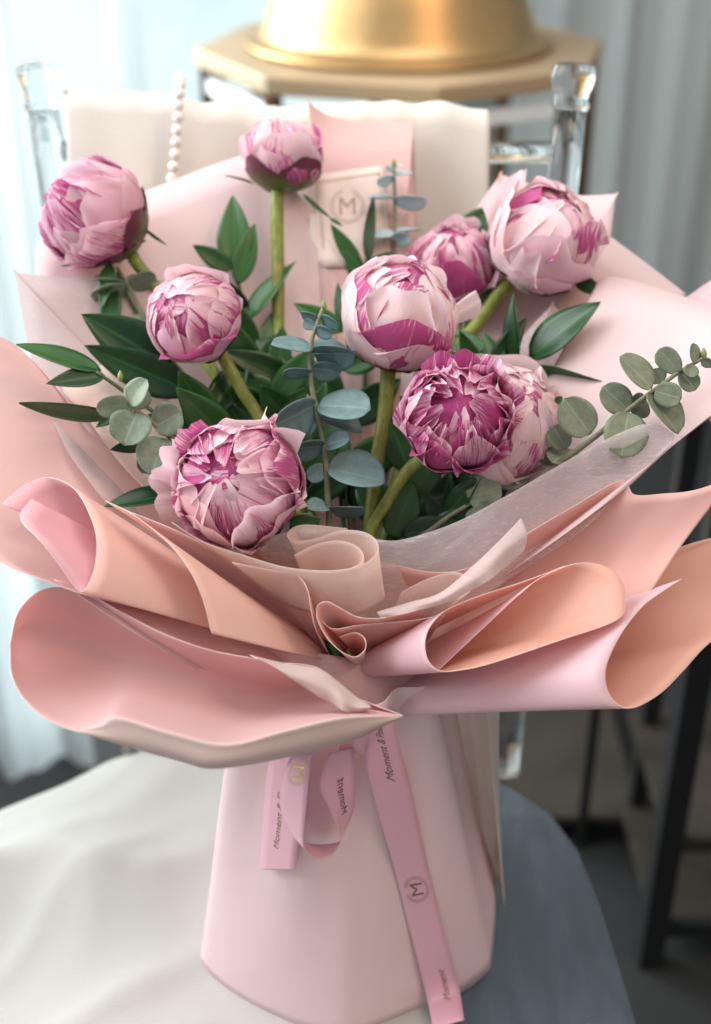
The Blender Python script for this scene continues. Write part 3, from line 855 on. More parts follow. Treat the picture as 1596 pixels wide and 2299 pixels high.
# fillers that close the gather
sheet('paper_sheet', [[(560, 1450, .768), (660, 1462, .764), (750, 1472, .762), (840, 1490, .764), (940, 1510, .772), (1040, 1520, .78)],
                      [(600, 1560, .79), (690, 1600, .775), (770, 1640, .766), (850, 1640, .766), (930, 1620, .775), (1000, 1600, .79)]], [PINK_ROSE, PINK_ROSE], 'rose paper closing the neck', bow=0.004)
sheet('paper_sheet', [[(120, 1300, .724), (190, 1345, .718), (270, 1400, .719), (350, 1450, .722), (430, 1500, .73)],
                      [(700, 1470, .79), (715, 1485, .785), (730, 1500, .78), (740, 1520, .78), (750, 1540, .78)]], [PINK_ROSE, PINK_ROSE], 'rose layer between tube and scoop')

# --- skirt of paper round the stems, standing on the seat
def skirt(name, az0, az1, hem, prof, mat, label, seed, off=0.0, flare=None, cx=0.0, cyy=0.022, n=90):
    V, uv = [], []
    for j, (z, r) in enumerate(prof):
        f = j / (len(prof) - 1)
        for i in range(n):
            s = i / (n - 1)
            a = math.radians(az0 + (az1 - az0) * s)
            pleat = 1 + (0.10 * (1 - f) ** 2) * math.sin(a * 9 + seed) + (0.012 + 0.014 * f) * math.sin(a * 3 + seed * 2) + 0.008 * math.sin(a * 7 + seed)
            fac = (math.degrees(a) + 33) % 60 - 30
            pleat *= 1 + 0.5 * f ** 0.5 * (1 / math.cos(math.radians(fac)) - 1.06)
            zz = z + hem(math.degrees(a)) * f ** 3
            r_ = r + (flare(a, f) if flare else 0.0)
            cyc = cyy * (f ** 0.6)
            V.append(Vector((cx * f + (r_ * pleat + off) * math.cos(a), cyc + (r_ * pleat + off) * math.sin(a), zz)))
            uv.append((s, f))
    o = mesh(name, V, grid_faces(n, len(prof)), [mat], wrap, uv)
    so_ = o.modifiers.new('thickness', 'SOLIDIFY'); so_.thickness = 0.0005; so_.offset = 0
    o['label'] = label
    return o
PROF = []
for k in range(26):
    f = k / 25
    z = 0.245 * (1 - f) + 0.002
    PROF.append((z, 0.050 + 0.050 * f))
def left_flare(a, f):
    return max(0.0, -math.cos(a)) * (0.011 * f + 0.024 * (1 - math.exp(-8 * f)) * (1 - f)) + max(0.0, -math.sin(a)) * 0.010 * f
sk1 = skirt('paper_skirt', 112, 374, lambda a: 0.030 * max(0, (a - 318) / 40) ** 1.5 if a < 358 else 0.03, PROF, SKIRT, 'smooth pinkish lower wrap standing on the seat', 1.0, flare=left_flare)
sk2 = skirt('paper_skirt', -9, 100, lambda a: 0.016 * max(0.0, min(1.0, (14 - a) / 20)), [(z, 0.082 + 0.026 * (1 - (z - 0.002) / 0.245)) for z, r in PROF], SKIRT2, 'pale inner layer at the foot of the bouquet', 1.0)
# ------------------------------------------------------------------ greenery
def leaf_mesh(name, base, tip, width, across, mat, parent, kind='lance', cup=0.12, droop=0.06, nu=7, nv=13):
    base, tip, across = Vector(base), Vector(tip), Vector(across).normalized()
    d = tip - base
    L = d.length
    t = d.normalized()
    across = (across - t * across.dot(t)).normalized()
    nrm = t.cross(across).normalized()
    if nrm.dot(TOCAM) < 0: nrm = -nrm
    V, uv = [], []
    ph = rng.uniform(0, 6.28)
    for j in range(nv):
        s = j / (nv - 1)
        if kind == 'lance':
            w = math.sin(math.pi * min(1, s ** 0.82)) ** 0.85 * (1 - 0.25 * s) * 1.1 + 0.03 * (1 - s)
        else:
            w = math.sqrt(max(0.0, 1 - (2 * s - 1) ** 2)) * (1.0 + 0.08 * math.sin(3 * s + ph)) + 0.02
        for i in range(nu):
            u = 2 * i / (nu - 1) - 1
            p = base + t * (L * s) + across * (u * w * width / 2)
            p = p + nrm * (cup * width * (abs(u) ** 1.3) * w - droop * L * (s ** 2) + droop * L * 0.9 * s)
            p = p + nrm * (0.02 * width * math.sin(5 * s + ph) * u)
            V.append(p)
            uv.append((i / (nu - 1), s))
    o = mesh(name, V, grid_faces(nu, nv), mat, parent, uv)
    so_ = o.modifiers.new('thickness', 'SOLIDIFY'); so_.thickness = 0.0004; so_.offset = 0
    return o

def leaf_px(name, b, tp, app_w, mat, parent, kind='lance', ratio=0.38, flip=1, **kw):
    """b, tp = (x, y, depth) of leaf base and tip; app_w = its apparent width in px"""
    B, T = at(*b), at(*tp)
    dx, dy = tp[0] - b[0], -(tp[1] - b[1])
    L = max(1e-6, math.hypot(dx, dy))
    perp = RIGHT * (-dy / L) + UP * (dx / L)
    dm = (b[2] + tp[2]) / 2
    true_w = max(ratio * (T - B).length, app_w / FPX * dm)
    c = min(1.0, (app_w / FPX * dm) / true_w)
    across = perp * c + TOCAM * (flip * math.sqrt(max(0, 1 - c * c)))
    return leaf_mesh(name, B, T, true_w, across, mat, parent, kind, **kw)

# (stem points), [(base, tip, width px)], label
ruscus = [
 ('large upright leafy green sprig beside the tall peony stem', [(622, 1180, .86), (590, 900, .89), (545, 680, .90), (528, 600, .90)],
  [((530, 612, .90), (522, 437, .905), 78), ((532, 640, .898), (572, 500, .90), 52), ((522, 605, .895), (432, 550, .885), 46), ((560, 690, .895), (450, 602, .885), 40), ((556, 720, .893), (664, 585, .90), 46), ((580, 780, .89), (470, 640, .88), 60), ((590, 830, .885), (618, 690, .90), 55)]),
 ('broad dark leaves fanning out on the left under the round peony', [(640, 1230, .83), (500, 980, .84), (400, 830, .845), (360, 780, .845)],
  [((385, 822, .84), (182, 705, .825), 112), ((430, 880, .835), (188, 775, .822), 92), ((480, 960, .835), (400, 830, .815), 80), ((500, 985, .835), (330, 930, .82), 70), ((520, 1000, .83), (395, 870, .80), 90), ((470, 930, .84), (560, 800, .86), 70)]),
 ('narrow leaves pointing left over the pink paper', [(600, 1220, .82), (420, 990, .81), (280, 880, .80), (215, 835, .795)],
  [((228, 832, .80), (36, 773, .78), 44), ((235, 842, .798), (103, 862, .775), 46), ((260, 935, .80), (42, 905, .775), 34), ((300, 900, .805), (215, 960, .79), 40), ((340, 990, .80), (246, 1010, .785), 36)]),
 ('low leaf lying on tan tissue beside the front peony', [(640, 1260, .815), (500, 1150, .80), (380, 1115, .79)],
  [((400, 1108, .79), (232, 1138, .775), 42), ((420, 1080, .80), (330, 1050, .79), 40)]),
 ('narrow hanging leaf under the leftmost peony', [(560, 1050, .865), (330, 740, .875), (262, 610, .872)],
  [((248, 590, .868), (228, 692, .862), 38), ((250, 640, .872), (245, 760, .865), 52), ((270, 590, .872), (250, 560, .87), 26)]),
 ('pair of slim upright leaves in front of the cream card', [(810, 1180, .87), (820, 800, .895), (822, 600, .905)],
  [((815, 606, .905), (742, 503, .91), 34), ((830, 590, .905), (838, 440, .912), 27), ((820, 610, .903), (880, 565, .905), 30), ((815, 640, .90), (770, 560, .90), 28)]),
 ('glossy leaf catching the light below the tilted peony', [(960, 1230, .84), (1100, 950, .85), (1180, 820, .85)],
  [((1188, 806, .848), (1347, 677, .83), 76), ((1162, 815, .848), (1152, 655, .852), 30), ((1195, 826, .845), (1352, 857, .82), 30), ((1100, 830, .85), (1182, 714, .86), 52), ((1090, 860, .85), (1030, 740, .855), 44), ((1130, 830, .85), (1085, 745, .86), 40)]),
 ('leaves showing behind the pale peonies on the right', [(930, 1200, .86), (1030, 800, .885), (1060, 560, .905)],
  [((1040, 540, .91), (1100, 463, .912), 62), ((1290, 628, .872), (1362, 663, .862), 36), ((1055, 620, .90), (1000, 560, .90), 44), ((1060, 700, .89), (1120, 620, .89), 50)]),
 ('dark leaves crowded behind the central eucalyptus', [(790, 1300, .83), (770, 1000, .86), (745, 760, .885)],
  [((770, 745, .88), (658, 680, .88), 50), ((782, 740, .885), (757, 635, .89), 32), ((765, 830, .875), (880, 770, .88), 70), ((770, 900, .87), (650, 800, .87), 80), ((780, 950, .865), (900, 850, .87), 80), ((770, 1000, .86), (660, 900, .86), 90), ((780, 1060, .855), (920, 980, .86), 90), ((760, 1100, .85), (640, 1020, .85), 80), ((790, 800, .88), (840, 720, .89), 50)]),
 ('shaded leaves deep in the middle of the bouquet', [(820, 1320, .82), (900, 1150, .835), (950, 1000, .85)],
  [((905, 1140, .835), (990, 1020, .83), 90), ((890, 1190, .83), (1080, 1110, .825), 96), ((880, 1210, .825), (930, 1080, .82), 80), ((920, 1060, .845), (870, 930, .85), 80), ((940, 1010, .85), (1040, 900, .86), 90), ((900, 1200, .82), (1060, 1180, .81), 70), ((870, 1160, .835), (800, 1060, .84), 80)]),
 ('dark leaves between the left stems', [(740, 1310, .825), (620, 1080, .845), (540, 900, .86)],
  [((560, 930, .86), (640, 800, .87), 70), ((580, 980, .855), (690, 880, .865), 80), ((600, 1030, .85), (500, 900, .845), 80), ((560, 900, .86), (500, 760, .87), 70), ((620, 1080, .845), (700, 970, .85), 80), ((640, 1130, .84), (560, 1040, .83), 70), ((620, 1060, .845), (440, 1010, .825), 70)]),
 ('dark leaves tucked under the magenta peony', [(850, 1320, .815), (1000, 1180, .82), (1080, 1080, .82)],
  [((960, 1200, .82), (1120, 1140, .81), 70), ((1000, 1160, .82), (1085, 1060, .80), 44), ((1030, 1150, .82), (1160, 1080, .82), 60), ((980, 1180, .825), (1010, 1060, .83), 80)]),
 ('small round leaf peeping out beside the front peony', [(760, 1330, .80), (720, 1230, .785), (690, 1180, .775)],
  [((650, 1185, .772), (722, 1165, .768), 44), ((660, 1200, .775), (700, 1150, .78), 50)]),
]
frd = random.Random(77)
for lab, (cx0, cx1, cy0, cy1), n_ in (('dark leaf mass behind the two left peony stems', (420, 660, 760, 1090), 12), ('dark leaf mass around the straight central stems', (620, 880, 820, 1170), 13), ('dark leaf mass behind the magenta and pale peonies', (860, 1130, 760, 1170), 13)):
    lv = []
    for _ in range(n_):
        bx, by = frd.uniform(cx0, cx1), frd.uniform(cy0 + 60, cy1)
        an = math.radians(frd.uniform(20, 160))
        L_ = frd.uniform(110, 180)
        dd = .868 - 0.028 * (by - 760) / 400 + frd.uniform(-.006, .012)
        lv.append(((bx, by, dd), (bx + L_ * math.cos(an), by - L_ * math.sin(an), dd + frd.uniform(-.02, .02)), frd.uniform(50, 80)))
    mx = (cx0 + cx1) / 2
    ruscus.append((lab, [(800, 1330, .83), ((mx + 800) / 2, 1200, .845), (mx, (cy0 + cy1) / 2, .862)], lv))
for lab, stem, leaves in ruscus:
    t = thing('leafy_sprig', at(*stem[0]), lab, 'foliage', 'leafy green sprigs in the bouquet')
    tube('twig', [TIE + Vector((rng.uniform(-.012, .012), rng.uniform(-.01, .02), -0.02))] + [at(*p) for p in stem], [0.0022, 0.0016, 0.0012], RUS_STEM, t, 6)
    for b, tp, w in leaves:
        o = leaf_px('leaf', b, tp, w, RUSCUS, t, 'lance', 0.50 if tp[0] == 1347 else 0.36, -1 if tp[0] == 1347 else rng.choice((-1, 1)), cup=rng.uniform(0.05, 0.2), droop=rng.uniform(-0.03, 0.1))

eucs = [
 ('long eucalyptus sprig with paired round leaves standing in the middle', EUC,
  [(745, 1240, .80), (738, 1150, .80), (728, 1010, .80), (712, 930, .80), (697, 850, .80), (699, 770, .80), (720, 705, .80), (727, 690, .80)],
  [((717, 716, .80), (675, 704, .805), 18), ((722, 712, .80), (763, 732, .795), 22), ((706, 736, .80), (680, 722, .80), 24), ((708, 738, .80), (748, 748, .795), 26),
   ((700, 786, .80), (608, 774, .795), 40), ((702, 788, .80), (797, 796, .79), 42), ((698, 795, .80), (790, 790, .815), 36),
   ((697, 825, .80), (768, 832, .805), 42), ((697, 838, .80), (636, 834, .79), 20),
   ((710, 905, .80), (606, 960, .79), 66), ((712, 912, .80), (832, 918, .79), 74), ((712, 935, .802), (648, 972, .81), 60), ((716, 940, .802), (812, 960, .815), 50),
   ((728, 1000, .80), (648, 1006, .79), 40), ((730, 1000, .80), (786, 984, .79), 42),
   ((733, 1052, .80), (866, 1082, .80), 76), ((733, 1050, .80), (690, 1075, .80), 44),
   ((738, 1140, .80), (690, 1142, .79), 26), ((740, 1142, .80), (816, 1138, .79), 26)], (727, 690)),
 ('thin eucalyptus sprig with flat blue leaf pairs against the back paper', EUC_P,
  [(860, 1100, .88), (876, 800, .905), (884, 600, .915), (886, 470, .916), (884, 372, .916)],
  [((885, 398, .916), (846, 406, .91), 12), ((885, 396, .916), (928, 390, .92), 18), ((886, 446, .916), (826, 448, .915), 16), ((886, 448, .916), (958, 450, .912), 22),
   ((886, 522, .915), (838, 532, .91), 26), ((886, 520, .915), (946, 518, .918), 16), ((884, 540, .915), (920, 530, .905), 28),
   ((882, 585, .912), (820, 582, .912), 24), ((882, 588, .912), (930, 580, .912), 24), ((884, 384, .916), (868, 372, .916), 8), ((884, 382, .916), (903, 370, .916), 9)], (884, 370)),
 ('eucalyptus tip with overlapping round leaves on the left', EUC_G,
  [(620, 1230, .81), (480, 1080, .80), (380, 980, .79), (310, 925, .78), (292, 905, .778), (282, 870, .776)],
  [((290, 906, .778), (216, 918, .775), 52), ((290, 908, .777), (330, 852, .772), 54), ((292, 912, .779), (335, 880, .785), 40), ((308, 926, .779), (278, 1000, .772), 92), ((302, 930, .783), (255, 985, .785), 62),
   ((345, 960, .786), (408, 925, .782), 78), ((372, 985, .786), (338, 1068, .778), 96), ((362, 985, .789), (318, 1062, .789), 60), ((425, 1010, .795), (480, 970, .80), 74), ((430, 1030, .797), (400, 1000, .795), 60), ((420, 1040, .80), (372, 1130, .80), 56)], (270, 850)),
 ('dusty green eucalyptus sprig reaching over the right paper', EUC_O,
  [(900, 1330, .80), (1090, 1170, .80), (1225, 1062, .79), (1330, 985, .78), (1410, 920, .775), (1470, 875, .77), (1525, 835, .768), (1575, 806, .765)],
  [((1464, 872, .77), (1390, 800, .768), 66), ((1456, 880, .77), (1522, 975, .765), 70), ((1410, 920, .775), (1352, 868, .775), 70), ((1410, 925, .772), (1395, 1028, .765), 92), ((1412, 920, .777), (1455, 905, .785), 56),
   ((1326, 975, .78), (1266, 895, .78), 76), ((1470, 878, .767), (1530, 895, .762), 62), ((1480, 862, .775), (1466, 828, .775), 44), ((1524, 836, .767), (1480, 782, .766), 46), ((1528, 834, .768), (1562, 876, .766), 46), ((1560, 816, .765), (1556, 770, .765), 30), ((1556, 818, .763), (1546, 846, .762), 36), ((1574, 808, .764), (1602, 820, .762), 20),
   ((1270, 1010, .79), (1240, 955, .79), 56), ((1240, 1040, .785), (1285, 1010, .80), 46), ((1335, 1000, .79), (1400, 1080, .785), 70), ((1240, 1045, .80), (1220, 1000, .80), 50)], (1580, 800)),
 ('little eucalyptus twig under the leftmost peony', EUC_G,
  [(540, 1080, .86), (400, 860, .87), (335, 735, .872), (290, 645, .872), (262, 600, .872)],
  [((286, 640, .872), (208, 628, .87), 18), ((288, 644, .872), (202, 664, .868), 30), ((290, 642, .872), (350, 618, .872), 34), ((290, 640, .874), (305, 615, .878), 22), ((330, 726, .872), (375, 690, .87), 30), ((332, 728, .872), (300, 712, .87), 24)], None),
 ('shaded eucalyptus leaves beneath the magenta peony', EUC_G,
  [(840, 1310, .81), (980, 1180, .81), (1090, 1110, .805)],
  [((1050, 1120, .806), (1125, 1090, .80), 84), ((1060, 1140, .806), (1100, 1180, .79), 70), ((1120, 1090, .81), (1180, 1050, .81), 60)], None),
]
BUD = simple('eucalyptus bud', srgb(124, 134, 70), 0.5)
for lab, mat, stem, leaves, bud in eucs:
    t = thing('eucalyptus_sprig', at(*stem[0]), lab, 'foliage', 'eucalyptus sprigs in the bouquet')
    tube('twig', [TIE + Vector((rng.uniform(-.012, .012), rng.uniform(-.01, .02), -0.02))] + [at(*p) for p in stem], [0.0024, 0.0021, 0.0018, 0.0015, 0.0011], EUC_STEM, t, 7, 40)
    for b, tp, w in leaves:
        leaf_px('leaf', b, tp, w, mat, t, 'round', 0.80, rng.choice((-1, 1)), cup=rng.uniform(0.06, 0.22), droop=rng.uniform(-0.04, 0.12), nu=9, nv=15)
    if bud:
        d = stem[-1][2]
        lathe('bud', [(0.0, 0), (0.0014, 0.001), (0.0019, 0.003), (0.0015, 0.005), (0.0005, 0.007), (0, 0.0073)], at(bud[0], bud[1] + 8, d), BUD, t, 10, UP)
# ------------------------------------------------------------------ peonies
def petal(name, Rm, center, frame, R, az, th0, th1, W, parent, mat, color=None, lift=0.03, edge=0.0, ruf=0.02, twist=0.0, rs=1.0, obl=0.95, notch=0.06, sink=0.0, nu=17, nv=17, fr=None, narrow=0.0):
    fr = fr or rng
    th0, th1, W, az = map(math.radians, (th0, th1, W, az))
    ph = [fr.uniform(0, 6.28) for _ in range(5)]
    kk = fr.choice((3, 4, 5))
    V, uv = [], []
    ca, sa = math.cos(az), math.sin(az)
    lump = center * 40
    tv = Vector((-sa, ca, 0))
    for j in range(nv):
        v = j / (nv - 1)
        for i in range(nu):
            u = 2 * i / (nu - 1) - 1
            Lf = 1 - 0.30 * abs(u) ** 2.3 + notch * (0.55 * math.sin(kk * u + ph[0]) + 0.32 * math.sin(9.0 * u + ph[1]) + 0.05 * math.sin(19 * u + ph[2])) - (0.8 * notch) * math.exp(-((u - 0.25 * math.sin(ph[2])) / 0.2) ** 2)
            th = th0 + (th1 - th0) * v * Lf
            w = W * (0.30 + 0.70 * math.sin(math.pi * min(1.0, 0.10 + 0.62 * v))) * (1 - narrow * v)
            if v > 0.8: w *= 1 - 0.9 * (v - 0.8) ** 1.6
            be = u * w
            c = Vector((math.sin(th) * ca, math.sin(th) * sa, -math.cos(th)))
            dr = c * math.cos(be) + tv * math.sin(be)
            tp = max(0.0, (v - 0.55) / 0.45)
            r = 1 + lift * (0.6 * tp ** 2.2 + 0.4 * tp ** 7) + edge * (abs(u) ** 3) * v + ruf * math.sin(kk * 1.3 * u + ph[3]) * v * v + twist * u * (0.3 + 0.7 * v) - sink * tp
            r += 0.010 * math.sin(7 * v + 4 * u + ph[4]) + 0.022 * v * noise.noise(Vector((u * 2.4 + ph[0], v * 2.2 + ph[1], ph[2]))) + 0.35 * ruf * math.sin(11 * u + ph[2]) * v ** 5
            r *= 1 + 0.085 * noise.noise(dr * 1.5 + lump) + 0.02 * noise.noise(dr * 3.7 + lump)
            p = dr * (R * rs * r)
            p.z *= obl
            V.append(center + frame @ p)
            uv.append((i / (nu - 1), v))
    o = mesh(name, V, grid_faces(nu, nv), mat, parent, uv)
    if color: o.color = color
    return o

def peony(label, x, y, d, rpx, axis, stem, whorls, tone, seed, sepals=5, sep_len=62, extra=(), bracts=(), obl=0.95, stem_r=0.0042, loose=0.22):
    fr = random.Random(seed)
    c = at(x, y, d)
    R = rpx / FPX * d
    z = cv(*axis)
    xx = (RIGHT - z * RIGHT.dot(z)).normalized()
    yy = z.cross(xx)
    M = Matrix((xx, yy, z)).transposed()
    t = thing('peony', c - z * (R * obl), label, 'flower', 'peonies in the bouquet')
    pts = [c - z * (R * obl * 0.86)] + [at(*p) for p in stem] + [TIE + Vector((fr.uniform(-.012, .012), fr.uniform(0, .02), -0.03))]
    tube('stem', pts, [stem_r * 1.15, stem_r, stem_r, stem_r * 1.1], STEM, t, 12, 40)
    S, LIL, PALE = tone
    for wi, (n, alpha, spread, W, rs, lift, ruf, tw, sink) in enumerate(whorls):
        a0 = fr.uniform(0, 360)
        for k in range(n):
            az = a0 + 360 * k / n + fr.uniform(-0.25, 0.25) * 360 / n
            th1 = 180 - alpha + fr.uniform(-spread, spread)
            th0 = 6 if wi == 0 else (14 if wi == 1 else max(20, th1 - 105))
            heavy = fr.random() < S * 0.62
            col = (fr.uniform(0.55, 0.95) if heavy else max(0, S * 0.6 + fr.uniform(-0.25, 0.15)), max(0, min(1, LIL + fr.uniform(-0.3, 0.3))), max(0, min(1, PALE + fr.uniform(-0.25, 0.3))), 1)
            petal('petal', None, c, M, R, az, th0, th1, W * fr.uniform(0.85, 1.15), t, PETAL, col,
                  lift=lift + fr.uniform(-0.05, 0.06) + (fr.uniform(0.08, 0.24) if wi in (1, 2) and fr.random() < loose else 0), ruf=ruf * fr.uniform(0.5, 1.5), twist=tw * fr.uniform(-1, 1.2) + 0.025, rs=rs * fr.uniform(0.985, 1.012), obl=obl,
                  notch=fr.uniform(0.02, 0.085), sink=sink, fr=fr)
    for k in range(4):           # packed heart behind the inner tips
        petal('petal', None, c, M, R, 90 * k + fr.uniform(-20, 20), 60, 196 + fr.uniform(-6, 6), 48, t, PETAL, (min(1, S + 0.35), LIL, PALE, 1), lift=0.02, ruf=0.05, twist=0.03, rs=whorls[-2][4] - 0.03, obl=obl, fr=fr)
    for e in extra:
        kw = dict(e)
        col = kw.pop('color')
        petal('petal', None, c, M, R, kw.pop('az'), kw.pop('th0', 10), kw.pop('th1'), kw.pop('W'), t, PETAL, col, obl=obl, fr=fr, **kw)
    a0 = fr.uniform(0, 360)
    for k in range(sepals):
        petal('sepal', None, c, M, R, a0 + 360 * k / sepals + fr.uniform(-15, 15), 4, sep_len + fr.uniform(-14, 10), fr.uniform(30, 40), t, SEPAL, None, lift=0.02, ruf=0.01, rs=1.035, obl=obl, notch=0.03, nu=9, nv=9, fr=fr)
    for b, tp, w in bracts:
        leaf_px('bract', b, tp, w, RUSCUS, t, 'lance', 0.12, 1, droop=0.08)
    return t

# count, tip angle from the axis, its spread, half width, radius, lift, ruffle, twist, sink
BUDW = [(3, 80, 12, 58, 1.02, 0.03, 0.012, 0.015, 0.0), (4, 52, 14, 56, 1.0, 0.04, 0.015, 0.015, 0.0), (4, 32, 13, 50, 0.98, 0.04, 0.015, 0.015, 0.0), (4, 17, 11, 42, 0.96, 0.04, 0.02, 0.02, 0.0), (3, 6, 8, 30, 0.945, 0.04, 0.02, 0.02, 0.0), (7, 17, 11, 15, 0.97, 0.07, 0.02, 0.03, 0.0)]
MIDW = [(4, 78, 12, 56, 1.01, 0.04, 0.015, 0.015, 0.0), (5, 54, 13, 48, 0.985, 0.07, 0.025, 0.02, 0.0), (5, 37, 12, 42, 0.955, 0.08, 0.03, 0.03, 0.0), (5, 22, 11, 34, 0.925, 0.09, 0.03, 0.03, 0.0), (3, 8, 8, 26, 0.90, 0.08, 0.03, 0.03, 0.0), (9, 20, 13, 14, 0.93, 0.14, 0.03, 0.05, 0.0)]
OPENW = [(4, 80, 12, 54, 1.0, 0.05, 0.02, 0.02, 0.0), (6, 60, 10, 42, 0.98, 0.09, 0.035, 0.03, 0.0), (6, 46, 10, 36, 0.94, 0.12, 0.045, 0.04, 0.0), (7, 33, 9, 29, 0.90, 0.14, 0.05, 0.05, 0.0), (6, 20, 8, 23, 0.865, 0.15, 0.05, 0.05, 0.0), (4, 8, 7, 18, 0.84, 0.10, 0.04, 0.04, 0.0), (9, 20, 13, 11, 0.885, 0.16, 0.05, 0.06, 0.0)]
WH = (0.05, 0.3, 0.95, 1)

peony('pink peony bud leaning left with dark sepals, highest on the left', 216, 482, .868, 118, (-0.72, 0.42, 0.55), [(300, 580, .878), (360, 660, .878), (520, 900, .865), (680, 1180, .835)], MIDW, (0.60, 0.8, 0.15), 101, sepals=5, sep_len=70,
      bracts=[((322, 512, .872), (376, 552, .868), 7), ((190, 590, .866), (135, 598, .862), 8), ((300, 545, .87), (330, 540, .87), 10)])
peony('small peony bud on the tallest straight stem above green maroon sepals', 636, 352, .902, 90, (0.04, 0.98, 0.16), [(622, 440, .903), (624, 620, .90), (629, 820, .89), (680, 1100, .85)], BUDW, (0.78, 0.55, 0.2), 222, sepals=5, sep_len=82, obl=0.86, stem_r=0.0046,
      bracts=[((570, 412, .90), (503, 393, .895), 6), ((680, 436, .90), (745, 492, .89), 9), ((740, 490, .89), (770, 508, .887), 9)])
peony('round tight pink peony bud above the broad dark leaves', 436, 712, .82, 102, (-0.30, 0.30, 0.90), [(500, 800, .838), (545, 880, .838), (590, 955, .836), (680, 1180, .82)], BUDW, (0.4, 0.6, 0.15), 333, sepals=4, sep_len=66)
peony('large white and magenta streaked peony in the middle', 898, 708, .818, 130, (0.24, 0.72, 0.62), [(870, 850, .826), (862, 940, .826), (846, 1040, .824), (825, 1250, .81)], BUDW, (0.52, 0.25, 0.75), 444, sepals=4, sep_len=58, obl=0.90, stem_r=0.0048,
      extra=[dict(az=25, th1=110, W=14, lift=0.55, color=(0.15, 0.2, 0.85, 1), th0=40, narrow=0.6), dict(az=140, th1=140, W=34, lift=0.10, color=(0.45, 0.5, 0.8, 1), rs=1.03)])
peony('dusky pink peony half hidden behind its pale neighbours', 1016, 602, .90, 96, (-0.05, 0.72, 0.65), [(1010, 720, .90), (960, 900, .88), (880, 1150, .84)], MIDW, (0.50, 0.60, 0.15), 555, sepals=4)
peony('pale pink peony with a white torn outer petal, highest on the right', 1222, 540, .872, 120, (0.34, 0.55, 0.74), [(1128, 650, .885), (1065, 735, .884), (1000, 812, .878), (900, 1050, .85)], BUDW, (0.3, 0.35, 0.42), 666, sepals=5, sep_len=60, stem_r=0.0048,
      extra=[dict(az=128, th1=128, W=26, lift=0.30, color=WH, rs=1.05, notch=0.14), dict(az=235, th1=112, W=36, lift=0.08, color=(0.12, 0.45, 0.8, 1), rs=1.04, notch=0.14)],
      bracts=[((1228, 650, .87), (1224, 668, .87), 6)])
peony('dark magenta ruffled peony, its petals opening towards the viewer', 1028, 938, .775, 124, (0.02, 0.28, 0.96), [(938, 1036, .805), (905, 1070, .808), (870, 1125, .81), (830, 1195, .808), (815, 1300, .805)], OPENW, (0.95, 0.85, 0.05), 777, loose=0.3, sepals=4, sep_len=60, stem_r=0.0040,
      bracts=[((915, 912, .79), (897, 888, .79), 16), ((1070, 1075, .79), (1022, 1105, .78), 24)])
peony('pale cream pink peony pressed behind the magenta one', 1122, 945, .815, 136, (0.42, 0.40, 0.82), [(1080, 1060, .835), (960, 1180, .83), (860, 1320, .815)], BUDW, (0.30, 0.18, 0.78), 888, sepals=4, sep_len=60,
      extra=[dict(az=200, th1=120, W=28, lift=0.12, color=(0.1, 0.2, 0.8, 1), rs=1.04, notch=0.16), dict(az=5, th1=118, W=10, lift=0.35, color=(0.1, 0.3, 0.9, 1), rs=1.03)],
      bracts=[((1245, 935, .80), (1288, 902, .80), 20), ((1248, 905, .80), (1262, 890, .80), 20)])
peony('open pink peony with striped loose petals at the front', 535, 1092, .765, 142, (-0.16, 0.12, 0.97), [(650, 1140, .80), (720, 1230, .805), (770, 1350, .805)], MIDW, (0.55, 0.60, 0.32), 999, loose=0.3, sepals=5, sep_len=58,
      extra=[dict(az=182, th1=96, W=24, lift=0.34, color=(0.35, 0.1, 0.55, 1), rs=1.06, ruf=0.05), dict(az=160, th1=118, W=20, lift=0.30, color=(0.15, 0.85, 0.5, 1), rs=1.02, ruf=0.06), dict(az=135, th1=124, W=20, lift=0.26, color=(0.85, 0.8, 0.3, 1), rs=1.0, ruf=0.08), dict(az=80, th1=112, W=40, lift=0.06, color=(0.35, 0.5, 0.8, 1), rs=1.03), dict(az=55, th1=120, W=22, lift=0.24, color=(0.1, 0.6, 0.8, 1), rs=1.03)])
# ------------------------------------------------------------------ ribbon, card and lettering
def ribbon_mat():
    k = NT('pink satin ribbon')
    p = k.principled(Base_Color=srgb(238, 188, 203), Roughness=0.28)
    p.inputs['Sheen Weight'].default_value = 0.2
    t = k.n('ShaderNodeBsdfTranslucent'); t.inputs['Color'].default_value = srgb(226, 160, 186)
    return k.done(k.mixsh(0.2, p.outputs[0], t.outputs[0]))
RIBBON = ribbon_mat()
INK = simple('brown gold print', srgb(146, 116, 100), 0.4, 0.3)
FOIL = simple('gold foil print', srgb(214, 190, 120), 0.3, 0.8)
CARD = simple('cream card', srgb(226, 206, 196), 0.6)
INK2 = simple('soft brown print', srgb(150, 124, 108), 0.4, 0.3)

dg = bpy.context.evaluated_depsgraph_get()
def skirt_bvh():
    V, F = [], []
    for o in (sk1, sk2):
        off = len(V)
        V += [v.co.copy() for v in o.data.vertices]
        F += [tuple(off + i for i in p.vertices) for p in o.data.polygons]
    return BVHTree.FromPolygons(V, F)
BVH = skirt_bvh()
def on_skirt(x, y, lift, dflt):
    r = (FWD + RIGHT * ((x - CX) / FPX) + UP * ((CY - y) / FPX)).normalized()
    h = BVH.ray_cast(CAM, r)
    d = (h[0] - CAM).dot(FWD) if h[0] is not None else dflt
    return at(x, y, d - lift)

